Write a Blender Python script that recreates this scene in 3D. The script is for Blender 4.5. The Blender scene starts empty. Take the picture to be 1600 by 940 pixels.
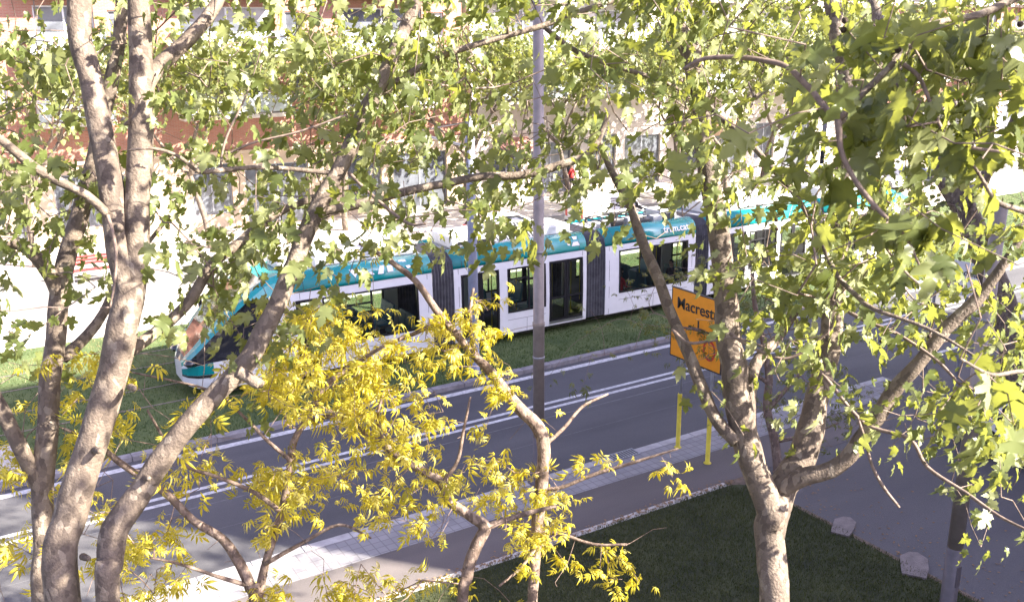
import bpy, math, random
import numpy as np
from mathutils import Vector, Matrix, noise as mnoise
R = math.radians
random.seed(11)
rng = np.random.default_rng(11)
sc = bpy.context.scene
col = sc.collection

# ---------------------------------------------------------------- camera, sky, sun, exposure
F = 1465.0                      # focal length in pixels of the 1600 wide photograph
CAM = np.array([0.0, 0.0, 9.5])
RM = np.array([[0.85043677, 0.14942897, -0.50440885],
               [-0.52600274, 0.22538726, -0.8200742],
               [-0.00885551, 0.96274169, 0.27027766]])
cd = bpy.data.cameras.new('camera')
cam = bpy.data.objects.new('camera', cd)
col.objects.link(cam)
cam.matrix_world = Matrix([list(RM[i]) + [CAM[i]] for i in range(3)] + [[0, 0, 0, 1]])
cd.sensor_width = 36.0
cd.lens = F / 1600 * 36
cd.clip_start = 0.1
cd.clip_end = 2000
cd.dof.use_dof = True
cd.dof.focus_distance = 16.0
cd.dof.aperture_fstop = 4.0
sc.camera = cam

SUN_EL, SUN_AZ = 35.0, 140.0    # azimuth clockwise from +Y
SD = Vector((math.cos(R(SUN_EL)) * math.sin(R(SUN_AZ)), math.cos(R(SUN_EL)) * math.cos(R(SUN_AZ)), math.sin(R(SUN_EL))))
w = bpy.data.worlds.new('World')
sc.world = w
w.use_nodes = True
wn = w.node_tree.nodes
sky = wn.new('ShaderNodeTexSky')
sky.sky_type = 'NISHITA'
sky.sun_disc = False
sky.sun_elevation = R(SUN_EL)
sky.sun_rotation = R(SUN_AZ)
sky.dust_density = 3.0
hs = wn.new('ShaderNodeHueSaturation')
hs.inputs['Saturation'].default_value = 0.55
w.node_tree.links.new(sky.outputs[0], hs.inputs['Color'])
tint = wn.new('ShaderNodeMix')
tint.data_type = 'RGBA'
tint.blend_type = 'MULTIPLY'
tint.inputs[0].default_value = 1.0
tint.inputs[7].default_value = (0.90, 0.86, 1.14, 1)
w.node_tree.links.new(hs.outputs[0], tint.inputs[6])
w.node_tree.links.new(tint.outputs[2], wn['Background'].inputs[0])
wn['Background'].inputs[1].default_value = 0.071
sl = bpy.data.lights.new('sun', 'SUN')
sl.energy = 5.0
sl.angle = R(0.53)
sl.color = (1.0, 0.91, 0.78)
so = bpy.data.objects.new('sun', sl)
so.rotation_euler = SD.to_track_quat('Z', 'Y').to_euler()
so.location = (20, -20, 40)
col.objects.link(so)
sc.view_settings.view_transform = 'Standard'
sc.view_settings.look = 'None'
sc.view_settings.gamma = 1.0
sc.view_settings.exposure = 2.7
cy = sc.cycles
cy.max_bounces = 8
cy.transparent_max_bounces = 16
cy.caustics_reflective = False
cy.caustics_refractive = False
cy.use_denoising = True


def ray(px, py):
    v = RM @ np.array([px - 800.0, -(py - 470.0), -F])
    return v


def at_d(px, py, d):            # point seen at a pixel, d metres along the optical axis
    return CAM + ray(px, py) * (d / F)


def at_y(px, py, Y):
    r = ray(px, py)
    return CAM + r * (Y / r[1])


def at_z(px, py, z=0.0):
    r = ray(px, py)
    return CAM + r * ((z - CAM[2]) / r[2])


def depth(p):
    return -(RM.T @ (np.asarray(p, float) - CAM))[2]


# ---------------------------------------------------------------- material helpers
def nodes_of(m):
    m.use_nodes = True
    return m.node_tree.nodes, m.node_tree.links, m.node_tree.nodes['Principled BSDF']


def mat(name, rgb, rough=0.6, metal=0.0, var=0.12, scale=6.0, bump=0.0, bscale=40.0, rgb2=None, coat=0.0):
    m = bpy.data.materials.new(name)
    n, l, b = nodes_of(m)
    b.inputs['Roughness'].default_value = rough
    b.inputs['Metallic'].default_value = metal
    if coat:
        b.inputs['Coat Weight'].default_value = coat
    tc = n.new('ShaderNodeTexCoord')
    no = n.new('ShaderNodeTexNoise')
    no.inputs['Scale'].default_value = scale
    no.inputs['Detail'].default_value = 6
    no.inputs['Roughness'].default_value = 0.65
    l.new(tc.outputs['Object'], no.inputs['Vector'])
    cr = n.new('ShaderNodeValToRGB')
    c2 = rgb2 or tuple(min(1, x * (1 + var)) for x in rgb)
    c1 = rgb if rgb2 else tuple(x * (1 - var) for x in rgb)
    cr.color_ramp.elements[0].color = (*c1, 1)
    cr.color_ramp.elements[1].color = (*c2, 1)
    cr.color_ramp.elements[0].position = 0.35
    cr.color_ramp.elements[1].position = 0.65
    l.new(no.outputs['Fac'], cr.inputs['Fac'])
    l.new(cr.outputs['Color'], b.inputs['Base Color'])
    if bump:
        n2 = n.new('ShaderNodeTexNoise')
        n2.inputs['Scale'].default_value = bscale
        n2.inputs['Detail'].default_value = 4
        l.new(tc.outputs['Object'], n2.inputs['Vector'])
        bp = n.new('ShaderNodeBump')
        bp.inputs['Strength'].default_value = bump
        bp.inputs['Distance'].default_value = 0.02
        l.new(n2.outputs['Fac'], bp.inputs['Height'])
        l.new(bp.outputs['Normal'], b.inputs['Normal'])
    return m


def leaf_mat(name, stops, trans, transw=0.42, rough=0.42):
    m = bpy.data.materials.new(name)
    n, l, b = nodes_of(m)
    at = n.new('ShaderNodeAttribute')
    at.attribute_name = 'tint'
    cr = n.new('ShaderNodeValToRGB')
    e = cr.color_ramp.elements
    while len(e) < len(stops):
        e.new(0.5)
    for i, (p, c) in enumerate(stops):
        e[i].position = p
        e[i].color = (*c, 1)
    l.new(at.outputs['Fac'], cr.inputs['Fac'])
    tc = n.new('ShaderNodeTexCoord')
    no = n.new('ShaderNodeTexNoise')
    no.inputs['Scale'].default_value = 30
    l.new(tc.outputs['Object'], no.inputs['Vector'])
    mx = n.new('ShaderNodeMix')
    mx.data_type = 'RGBA'
    mx.blend_type = 'MULTIPLY'
    mx.inputs[0].default_value = 0.45
    l.new(cr.outputs['Color'], mx.inputs[6])
    l.new(no.outputs['Color'], mx.inputs[7])
    hs2 = n.new('ShaderNodeHueSaturation')
    hs2.inputs['Value'].default_value = 1.25
    l.new(mx.outputs[2], hs2.inputs['Color'])
    l.new(cr.outputs['Color'], b.inputs['Base Color'])
    b.inputs['Roughness'].default_value = rough
    b.inputs['Specular IOR Level'].default_value = 0.5
    tr = n.new('ShaderNodeBsdfTranslucent')
    tr.inputs['Color'].default_value = (*trans, 1)
    ms = n.new('ShaderNodeMixShader')
    ms.inputs[0].default_value = transw
    l.new(b.outputs[0], ms.inputs[1])
    l.new(tr.outputs[0], ms.inputs[2])
    l.new(ms.outputs[0], n['Material Output'].inputs['Surface'])
    return m


def bark_mat(name, stops, scale=11.0):
    m = bpy.data.materials.new(name)
    n, l, b = nodes_of(m)
    b.inputs['Roughness'].default_value = 0.8
    tc = n.new('ShaderNodeTexCoord')
    mp = n.new('ShaderNodeMapping')
    mp.inputs['Scale'].default_value = (1, 1, 0.6)
    l.new(tc.outputs['Object'], mp.inputs['Vector'])
    wob = n.new('ShaderNodeTexNoise')
    wob.inputs['Scale'].default_value = 7
    l.new(mp.outputs[0], wob.inputs['Vector'])
    add = n.new('ShaderNodeMix')
    add.data_type = 'RGBA'
    add.blend_type = 'LINEAR_LIGHT'
    add.inputs[0].default_value = 0.05
    l.new(mp.outputs[0], add.inputs[6])
    l.new(wob.outputs['Color'], add.inputs[7])
    vo = n.new('ShaderNodeTexVoronoi')
    vo.inputs['Scale'].default_value = scale
    l.new(add.outputs[2], vo.inputs['Vector'])
    sep = n.new('ShaderNodeSeparateColor')
    l.new(vo.outputs['Color'], sep.inputs[0])
    cr = n.new('ShaderNodeValToRGB')
    e = cr.color_ramp.elements
    while len(e) < len(stops):
        e.new(0.5)
    for i, (p, c) in enumerate(stops):
        e[i].position = p
        e[i].color = (*c, 1)
    cr.color_ramp.interpolation = 'EASE'
    l.new(sep.outputs[0], cr.inputs['Fac'])
    fine = n.new('ShaderNodeTexNoise')
    fine.inputs['Scale'].default_value = 45
    fine.inputs['Detail'].default_value = 6
    l.new(tc.outputs['Object'], fine.inputs['Vector'])
    mr = n.new('ShaderNodeMapRange')
    mr.inputs['To Min'].default_value = 0.72
    mr.inputs['To Max'].default_value = 1.2
    l.new(fine.outputs['Fac'], mr.inputs['Value'])
    mu = n.new('ShaderNodeMix')
    mu.data_type = 'RGBA'
    mu.blend_type = 'MULTIPLY'
    mu.inputs[0].default_value = 1.0
    l.new(cr.outputs['Color'], mu.inputs[6])
    l.new(mr.outputs[0], mu.inputs[7])
    l.new(mu.outputs[2], b.inputs['Base Color'])
    bp = n.new('ShaderNodeBump')
    bp.inputs['Strength'].default_value = 0.8
    bp.inputs['Distance'].default_value = 0.015
    l.new(fine.outputs['Fac'], bp.inputs['Height'])
    l.new(bp.outputs['Normal'], b.inputs['Normal'])
    return m


def glass_mat(name, tint, refl=0.12):
    m = bpy.data.materials.new(name)
    n, l, b = nodes_of(m)
    n.remove(b)
    t = n.new('ShaderNodeBsdfTransparent')
    t.inputs[0].default_value = (*tint, 1)
    g = n.new('ShaderNodeBsdfGlossy')
    g.inputs['Roughness'].default_value = 0.03
    fr = n.new('ShaderNodeFresnel')
    fr.inputs['IOR'].default_value = 1.5
    ms = n.new('ShaderNodeMixShader')
    l.new(fr.outputs[0], ms.inputs[0])
    l.new(t.outputs[0], ms.inputs[1])
    l.new(g.outputs[0], ms.inputs[2])
    l.new(ms.outputs[0], n['Material Output'].inputs['Surface'])
    return m


M = {}
M['white'] = mat('white_paint', (0.72, 0.73, 0.74), 0.28, var=0.04, scale=2, coat=0.4)
M['teal'] = mat('teal_paint', (0.0, 0.235, 0.235), 0.25, var=0.08, scale=2, coat=0.5)
M['black'] = mat('black_rubber', (0.015, 0.015, 0.017), 0.45)
M['frame'] = mat('black_frame', (0.012, 0.012, 0.014), 0.3)
M['bellows'] = mat('bellows_rubber', (0.085, 0.082, 0.092), 0.75, var=0.3, scale=5)
M['roofgrey'] = mat('roof_grey', (0.36, 0.37, 0.38), 0.55, var=0.15, scale=3)
M['roofwhite'] = mat('roof_white', (0.62, 0.62, 0.6), 0.5, var=0.12, scale=3)
M['darkmetal'] = mat('dark_metal', (0.045, 0.045, 0.05), 0.5, 0.4)
M['steel'] = mat('steel', (0.42, 0.42, 0.44), 0.35, 0.9)
M['rail'] = mat('rail_steel', (0.15, 0.14, 0.125), 0.5, 0.3)
M['glass'] = glass_mat('tinted_glass', (0.74, 0.80, 0.76))
M['darkglass'] = mat('dark_glass', (0.012, 0.014, 0.018), 0.06, coat=1.0)
M['shopglass'] = mat('window_glass', (0.10, 0.11, 0.13), 0.12, var=0.4, scale=0.8, coat=0.6)
M['seat'] = mat('seat_shell', (0.03, 0.12, 0.17), 0.5)
M['seatleg'] = mat('seat_leg', (0.42, 0.55, 0.6), 0.4)
M['infloor'] = mat('inner_floor', (0.09, 0.09, 0.10), 0.7)
M['inceil'] = mat('inner_ceiling', (0.28, 0.28, 0.28), 0.7)
M['letter'] = mat('white_letter', (0.82, 0.82, 0.82), 0.5, var=0.02)
M['red'] = mat('red_panel', (0.55, 0.03, 0.03), 0.5)
M['orange'] = mat('orange_sheet', (0.80, 0.30, 0.01), 0.45, var=0.06)
M['ink'] = mat('black_ink', (0.02, 0.02, 0.02), 0.6)
M['yellow'] = mat('yellow_paint', (0.55, 0.45, 0.03), 0.5, var=0.15)
M['galv'] = mat('galvanised', (0.27, 0.28, 0.31), 0.5, 0.55, var=0.15, scale=4)
M['polewarm'] = mat('pole_paint', (0.235, 0.205, 0.19), 0.5, 0.25, var=0.14, scale=5)
M['poledark'] = mat('pole_dark_paint', (0.10, 0.09, 0.10), 0.55, 0.2, var=0.15)
M['signwhite'] = mat('sign_white', (0.72, 0.73, 0.76), 0.45, var=0.03)
M['wood'] = mat('bench_wood', (0.20, 0.035, 0.035), 0.5, var=0.25, scale=10)
M['concrete'] = mat('concrete', (0.42, 0.40, 0.37), 0.85, var=0.15, bump=0.3)
M['stone'] = mat('stone_slab', (0.17, 0.145, 0.135), 0.85, var=0.22, scale=5, bump=0.5)
M['kerb'] = mat('kerb_stone', (0.34, 0.33, 0.33), 0.8, var=0.2, scale=4, bump=0.3)
M['dirt'] = mat('dirt', (0.13, 0.095, 0.07), 0.95, var=0.4, scale=9, bump=0.6)
M['paint'] = mat('road_paint', (0.34, 0.34, 0.34), 0.75, scale=9, rgb2=(0.60, 0.60, 0.60))
M['cream'] = mat('cream_render', (0.46, 0.37, 0.27), 0.85, var=0.12, scale=1.2)
M['pale'] = mat('pale_render', (0.55, 0.50, 0.45), 0.85, var=0.1, scale=1.2)
M['slab'] = mat('balcony_slab', (0.58, 0.54, 0.50), 0.8, var=0.1)
M['railglass'] = mat('balcony_panel', (0.42, 0.47, 0.50), 0.35, var=0.2, scale=1.5)
M['shutter'] = mat('roller_shutter', (0.30, 0.29, 0.29), 0.6, var=0.2, scale=2)
M['awning'] = mat('awning_red', (0.42, 0.22, 0.18), 0.7)
M['awning2'] = mat('awning_orange', (0.55, 0.36, 0.22), 0.7)
M['blue'] = mat('sign_blue', (0.05, 0.09, 0.32), 0.5)
M['tyre'] = mat('tyre', (0.02, 0.02, 0.02), 0.8)
M['carwhite'] = mat('car_white', (0.70, 0.69, 0.68), 0.25, var=0.03, coat=0.7)
M['cargrey'] = mat('car_grey', (0.22, 0.23, 0.25), 0.3, 0.4, var=0.04, coat=0.7)
M['lamp'] = mat('lamp_lens', (0.55, 0.55, 0.55), 0.15, coat=0.8)
M['redlens'] = mat('red_lens', (0.4, 0.02, 0.02), 0.15, coat=0.8)
M['skin'] = mat('skin', (0.45, 0.27, 0.19), 0.6)
M['hair'] = mat('hair', (0.02, 0.014, 0.01), 0.6)
M['redcloth'] = mat('red_cloth', (0.40, 0.03, 0.03), 0.85, var=0.2)
M['darkcloth'] = mat('dark_cloth', (0.03, 0.03, 0.045), 0.85, var=0.3)
M['bluecloth'] = mat('blue_cloth', (0.05, 0.08, 0.20), 0.85, var=0.3)
M['greycloth'] = mat('grey_cloth', (0.22, 0.21, 0.2), 0.85, var=0.2)
M['bark'] = bark_mat('plane_bark', [(0.0, (0.085, 0.064, 0.049)), (0.55, (0.135, 0.104, 0.079)), (0.85, (0.175, 0.138, 0.104)), (1.0, (0.235, 0.195, 0.150))], 19)
M['twig'] = mat('twig_bark', (0.17, 0.125, 0.10), 0.8, var=0.35, scale=20)
M['ybark'] = bark_mat('locust_bark', [(0.0, (0.10, 0.07, 0.052)), (0.6, (0.17, 0.12, 0.092)), (1.0, (0.24, 0.18, 0.14))], 22)
M['ytwig'] = mat('locust_twig', (0.20, 0.14, 0.11), 0.8, var=0.3, scale=20)
M['ball'] = mat('seed_ball', (0.06, 0.04, 0.028), 0.95, var=0.4, scale=60, bump=1.0, bscale=120)
M['leaf'] = leaf_mat('plane_leaf', [(0.0, (0.050, 0.070, 0.018)), (0.35, (0.120, 0.152, 0.046)), (0.7, (0.225, 0.25, 0.105)), (1.0, (0.36, 0.37, 0.21))], (0.29, 0.31, 0.05), 0.45)
M['yleaf'] = leaf_mat('locust_leaf', [(0.0, (0.20, 0.23, 0.03)), (0.3, (0.46, 0.40, 0.03)), (0.7, (0.60, 0.53, 0.07)), (1.0, (0.66, 0.63, 0.22))], (0.70, 0.57, 0.02), 0.45)
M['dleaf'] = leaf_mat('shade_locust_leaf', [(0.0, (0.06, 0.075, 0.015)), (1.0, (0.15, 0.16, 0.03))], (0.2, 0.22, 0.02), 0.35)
M['fleaf'] = leaf_mat('far_leaf', [(0.0, (0.07, 0.10, 0.03)), (0.5, (0.15, 0.18, 0.06)), (1.0, (0.30, 0.30, 0.13))], (0.28, 0.30, 0.06))
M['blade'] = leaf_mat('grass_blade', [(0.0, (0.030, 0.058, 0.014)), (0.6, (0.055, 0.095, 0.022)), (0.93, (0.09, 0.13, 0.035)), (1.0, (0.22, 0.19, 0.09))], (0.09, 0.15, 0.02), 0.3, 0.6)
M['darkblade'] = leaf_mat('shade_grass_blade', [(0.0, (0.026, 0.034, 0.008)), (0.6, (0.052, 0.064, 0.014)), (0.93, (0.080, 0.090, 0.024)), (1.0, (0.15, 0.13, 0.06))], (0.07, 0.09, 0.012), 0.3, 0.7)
M['litter'] = mat('dry_leaf', (0.20, 0.12, 0.06), 0.9, var=0.5, scale=12)


def asphalt_mat(name, c1, c2, crack=0.25):
    m = bpy.data.materials.new(name)
    n, l, b = nodes_of(m)
    b.inputs['Roughness'].default_value = 0.85
    tc = n.new('ShaderNodeTexCoord')
    big = n.new('ShaderNodeTexNoise')
    big.inputs['Scale'].default_value = 0.45
    big.inputs['Detail'].default_value = 5
    mp = n.new('ShaderNodeMapping')
    mp.inputs['Scale'].default_value = (0.35, 1.6, 1)       # wear runs along the street
    l.new(tc.outputs['Object'], mp.inputs['Vector'])
    l.new(mp.outputs[0], big.inputs['Vector'])
    fine = n.new('ShaderNodeTexNoise')
    fine.inputs['Scale'].default_value = 55
    fine.inputs['Detail'].default_value = 8
    fine.inputs['Roughness'].default_value = 0.8
    l.new(tc.outputs['Object'], fine.inputs['Vector'])
    cr = n.new('ShaderNodeValToRGB')
    cr.color_ramp.elements[0].position = 0.3
    cr.color_ramp.elements[1].position = 0.7
    cr.color_ramp.elements[0].color = (*c1, 1)
    cr.color_ramp.elements[1].color = (*c2, 1)
    l.new(big.outputs['Fac'], cr.inputs['Fac'])
    mr = n.new('ShaderNodeMapRange')
    mr.inputs['From Min'].default_value = 0.3
    mr.inputs['From Max'].default_value = 0.7
    mr.inputs['To Min'].default_value = 0.70
    mr.inputs['To Max'].default_value = 1.30
    l.new(fine.outputs['Fac'], mr.inputs['Value'])
    mu = n.new('ShaderNodeMix')
    mu.data_type = 'RGBA'
    mu.blend_type = 'MULTIPLY'
    mu.inputs[0].default_value = 1.0
    l.new(cr.outputs['Color'], mu.inputs[6])
    l.new(mr.outputs[0], mu.inputs[7])
    l.new(mu.outputs[2], b.inputs['Base Color'])
    bp = n.new('ShaderNodeBump')
    bp.inputs['Strength'].default_value = 0.4
    bp.inputs['Distance'].default_value = 0.01
    l.new(fine.outputs['Fac'], bp.inputs['Height'])
    l.new(bp.outputs['Normal'], b.inputs['Normal'])
    return m


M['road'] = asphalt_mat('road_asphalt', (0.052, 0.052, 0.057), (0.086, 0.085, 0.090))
M['path'] = asphalt_mat('path_asphalt', (0.074, 0.066, 0.065), (0.125, 0.108, 0.103))
M['sidestreet'] = asphalt_mat('side_asphalt', (0.072, 0.069, 0.074), (0.10, 0.094, 0.096))
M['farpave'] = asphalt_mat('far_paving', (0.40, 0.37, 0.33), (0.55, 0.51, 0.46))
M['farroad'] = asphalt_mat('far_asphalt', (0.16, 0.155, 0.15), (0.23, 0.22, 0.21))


def brick_mat(name, c1, c2, mortar, sx, msize=0.012, w=0.25, h=0.065, off=0.5, plane='xz', rough=0.85):
    m = bpy.data.materials.new(name)
    n, l, b = nodes_of(m)
    b.inputs['Roughness'].default_value = rough
    tc = n.new('ShaderNodeTexCoord')
    sp = n.new('ShaderNodeSeparateXYZ')
    l.new(tc.outputs['Object'], sp.inputs[0])
    cb = n.new('ShaderNodeCombineXYZ')
    l.new(sp.outputs['X'], cb.inputs['X'])
    l.new(sp.outputs['Z' if plane == 'xz' else 'Y'], cb.inputs['Y'])
    br = n.new('ShaderNodeTexBrick')
    br.offset = off
    br.inputs['Scale'].default_value = sx
    br.inputs['Brick Width'].default_value = w
    br.inputs['Row Height'].default_value = h
    br.inputs['Mortar Size'].default_value = msize
    br.inputs['Color1'].default_value = (*c1, 1)
    br.inputs['Color2'].default_value = (*c2, 1)
    br.inputs['Mortar'].default_value = (*mortar, 1)
    l.new(cb.outputs[0], br.inputs['Vector'])
    no = n.new('ShaderNodeTexNoise')
    no.inputs['Scale'].default_value = 1.3
    no.inputs['Detail'].default_value = 6
    l.new(tc.outputs['Object'], no.inputs['Vector'])
    mr = n.new('ShaderNodeMapRange')
    mr.inputs['To Min'].default_value = 0.7
    mr.inputs['To Max'].default_value = 1.25
    l.new(no.outputs['Fac'], mr.inputs['Value'])
    mu = n.new('ShaderNodeMix')
    mu.data_type = 'RGBA'
    mu.blend_type = 'MULTIPLY'
    mu.inputs[0].default_value = 1.0
    l.new(br.outputs['Color'], mu.inputs[6])
    l.new(mr.outputs[0], mu.inputs[7])
    l.new(mu.outputs[2], b.inputs['Base Color'])
    return m


M['brick'] = brick_mat('brick_wall', (0.36, 0.145, 0.10), (0.29, 0.11, 0.075), (0.30, 0.21, 0.17), 1.0)
M['pavers'] = brick_mat('paver_tiles', (0.20, 0.195, 0.205), (0.235, 0.23, 0.235), (0.145, 0.14, 0.145), 1.0, 0.010, 0.2, 0.2, 0.0, 'xy')
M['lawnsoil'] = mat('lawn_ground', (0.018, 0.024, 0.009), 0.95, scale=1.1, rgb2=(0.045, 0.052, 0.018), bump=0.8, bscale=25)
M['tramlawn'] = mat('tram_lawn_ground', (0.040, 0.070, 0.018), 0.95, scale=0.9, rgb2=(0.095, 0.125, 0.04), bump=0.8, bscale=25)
M['ground'] = mat('ground', (0.14, 0.13, 0.12), 0.95, var=0.2, scale=0.5)

# ---------------------------------------------------------------- mesh helpers


class MB:
    def __init__(s):
        s.v, s.f, s.m = [], [], []

    def add(s, verts, faces, mi=0):
        k = len(s.v)
        s.v.extend([tuple(map(float, p)) for p in verts])
        for f in faces:
            s.f.append([i + k for i in f])
            s.m.append(mi)
        return s

    def box(s, x0, x1, y0, y1, z0, z1, mi=0):
        return s.add([(x0, y0, z0), (x1, y0, z0), (x1, y1, z0), (x0, y1, z0), (x0, y0, z1), (x1, y0, z1), (x1, y1, z1), (x0, y1, z1)],
                     [(0, 3, 2, 1), (4, 5, 6, 7), (0, 1, 5, 4), (1, 2, 6, 5), (2, 3, 7, 6), (3, 0, 4, 7)], mi)

    def bbox(s, x0, x1, y0, y1, z0, z1, b=0.02, mi=0):      # box with chamfered edges
        b = min(b, (x1 - x0) * .4, (y1 - y0) * .4, (z1 - z0) * .4)
        xs, ys, zs = (x0, x1), (y0, y1), (z0, z1)
        v, idx = [], {}
        for i in (0, 1):
            for j in (0, 1):
                for k in (0, 1):
                    c = [xs[i], ys[j], zs[k]]
                    d = [b if i == 0 else -b, b if j == 0 else -b, b if k == 0 else -b]
                    for a in range(3):
                        p = [c[q] + d[q] for q in range(3)]
                        p[a] = c[a]
                        idx[i, j, k, a] = len(v)
                        v.append(p)
        f = []
        for a in range(3):
            o = [q for q in range(3) if q != a]
            for side in (0, 1):
                q = []
                for (p, r) in ((0, 0), (1, 0), (1, 1), (0, 1)):
                    c = [0, 0, 0]
                    c[a] = side
                    c[o[0]], c[o[1]] = p, r
                    q.append(idx[c[0], c[1], c[2], a])
                f.append(q)
        for a in range(3):
            o = [q for q in range(3) if q != a]
            for p in (0, 1):
                for r in (0, 1):
                    c0, c1 = [0, 0, 0], [0, 0, 0]
                    c0[a], c1[a] = 0, 1
                    c0[o[0]] = c1[o[0]] = p
                    c0[o[1]] = c1[o[1]] = r
                    f.append([idx[(*c0, o[0])], idx[(*c1, o[0])], idx[(*c1, o[1])], idx[(*c0, o[1])]])
        for i in (0, 1):
            for j in (0, 1):
                for k in (0, 1):
                    f.append([idx[i, j, k, 0], idx[i, j, k, 1], idx[i, j, k, 2]])
        return s.add(v, f, mi)

    def tube(s, pts, rad, n=8, mi=0, cap=True, noise=0.0):
        P = [np.asarray(p, float) for p in pts]
        if not hasattr(rad, '__len__'):
            rad = [rad] * len(P)
        k0 = len(s.v)
        up = None
        for i, p in enumerate(P):
            t = P[min(i + 1, len(P) - 1)] - P[max(i - 1, 0)]
            t = t / (np.linalg.norm(t) + 1e-9)
            if up is None:
                a = np.array([0, 0, 1.0]) if abs(t[2]) < .9 else np.array([1.0, 0, 0])
                up = np.cross(t, a)
            up = up - t * np.dot(up, t)
            up = up / (np.linalg.norm(up) + 1e-9)
            bi = np.cross(t, up)
            for j in range(n):
                an = 2 * math.pi * j / n
                r = rad[i] * (1 + (random.uniform(-noise, noise) if noise else 0))
                s.v.append(tuple(p + r * (math.cos(an) * up + math.sin(an) * bi)))
        for i in range(len(P) - 1):
            for j in range(n):
                a, b = k0 + i * n + j, k0 + i * n + (j + 1) % n
                s.f.append([a, b, b + n, a + n])
                s.m.append(mi)
        if cap:
            s.f.append([k0 + j for j in range(n)][::-1])
            s.f.append([k0 + (len(P) - 1) * n + j for j in range(n)])
            s.m += [mi, mi]
        return s

    def prism(s, poly, fn, mi=0):       # poly of 2D points, fn(p, side) -> 3D, side 0/1
        n = len(poly)
        v = [fn(p, 0) for p in poly] + [fn(p, 1) for p in poly]
        f = [list(range(n))[::-1], list(range(n, 2 * n))] + [[i, (i + 1) % n, (i + 1) % n + n, i + n] for i in range(n)]
        return s.add(v, f, mi)

    def lathe(s, c, prof, n=16, axis='z', mi=0):
        k0 = len(s.v)
        for (r, h) in prof:
            for j in range(n):
                a = 2 * math.pi * j / n
                q = (r * math.cos(a), r * math.sin(a), h)
                if axis == 'y':
                    q = (q[0], q[2], q[1])
                elif axis == 'x':
                    q = (q[2], q[0], q[1])
                s.v.append((c[0] + q[0], c[1] + q[1], c[2] + q[2]))
        for i in range(len(prof) - 1):
            for j in range(n):
                a, b = k0 + i * n + j, k0 + i * n + (j + 1) % n
                s.f.append([a, b, b + n, a + n])
                s.m.append(mi)
        s.f.append([k0 + j for j in range(n)][::-1])
        s.f.append([k0 + (len(prof) - 1) * n + j for j in range(n)])
        s.m += [mi, mi]
        return s

    def build(s, name, mats, parent=None, smooth=False):
        me = bpy.data.meshes.new(name)
        off = np.array(origin_of(parent))
        me.from_pydata([tuple(np.array(p) - off) for p in s.v] if parent else s.v, [], s.f)
        if not isinstance(mats, (list, tuple)):
            mats = [mats]
        for m in mats:
            me.materials.append(m)
        me.polygons.foreach_set('material_index', s.m)
        if smooth:
            me.polygons.foreach_set('use_smooth', [True] * len(s.f))
        me.update()
        o = bpy.data.objects.new(name, me)
        col.objects.link(o)
        o.parent = parent
        return o


def origin_of(p):
    v = np.zeros(3)
    while p is not None:
        v = v + np.array(p.location)
        p = p.parent
    return v


def tri_object(name, V, T, m, parent=None, tint=None, smooth=False):
    """fast triangle mesh from numpy arrays"""
    V = np.asarray(V, np.float32) - origin_of(parent).astype(np.float32)
    T = np.asarray(T, np.int32)
    me = bpy.data.meshes.new(name)
    me.vertices.add(len(V))
    me.vertices.foreach_set('co', V.ravel())
    me.loops.add(T.size)
    me.loops.foreach_set('vertex_index', T.ravel())
    me.polygons.add(len(T))
    me.polygons.foreach_set('loop_start', np.arange(0, T.size, 3, dtype=np.int32))
    me.polygons.foreach_set('loop_total', np.full(len(T), 3, np.int32))
    if smooth:
        me.polygons.foreach_set('use_smooth', np.ones(len(T), bool))
    if tint is not None:
        a = me.attributes.new('tint', 'FLOAT', 'POINT')
        a.data.foreach_set('value', np.asarray(tint, np.float32))
    me.materials.append(m)
    me.update()
    me.validate()
    o = bpy.data.objects.new(name, me)
    col.objects.link(o)
    o.parent = parent
    return o


def tag(o, label=None, cat=None, group=None, kind=None):
    if label:
        o['label'] = label
    if cat:
        o['category'] = cat
    if group:
        o['group'] = group
    if kind:
        o['kind'] = kind
    return o


def thing(name, loc, label, cat, group=None):
    o = bpy.data.objects.new(name, None)
    o.empty_display_size = 0.3
    o.location = tuple(float(q) for q in loc)
    col.objects.link(o)
    return tag(o, label, cat, group)


def struct(name, mb, m, label=None):
    o = mb.build(name, m)
    return tag(o, label, None, None, 'structure')


def copy_tree(o, parent=None):
    c = o.copy()
    col.objects.link(c)
    c.parent = parent
    for ch in list(o.children):
        copy_tree(ch, c)
    return c


def text_obj(name, body, m, parent, p, ex, ey, size, depth_=0.004):
    """lettering built as a mesh; p lower left corner, ex reading direction, ey up direction"""
    cu = bpy.data.curves.new(name, 'FONT')
    cu.body = body
    cu.size = size
    cu.extrude = depth_
    cu.offset = size * 0.012
    t = bpy.data.objects.new(name, cu)
    col.objects.link(t)
    dg = bpy.context.evaluated_depsgraph_get()
    me = bpy.data.meshes.new_from_object(t.evaluated_get(dg))
    bpy.data.objects.remove(t)
    ex, ey = np.array(ex, float), np.array(ey, float)
    ex /= np.linalg.norm(ex)
    ey /= np.linalg.norm(ey)
    ez = np.cross(ex, ey)
    p = np.array(p, float) - origin_of(parent)
    for v in me.vertices:
        q = p + ex * v.co.x + ey * v.co.y + ez * v.co.z
        v.co = Vector(q)
    me.materials.clear()
    me.materials.append(m)
    me.update()
    o = bpy.data.objects.new(name, me)
    col.objects.link(o)
    o.parent = parent
    return o


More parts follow.
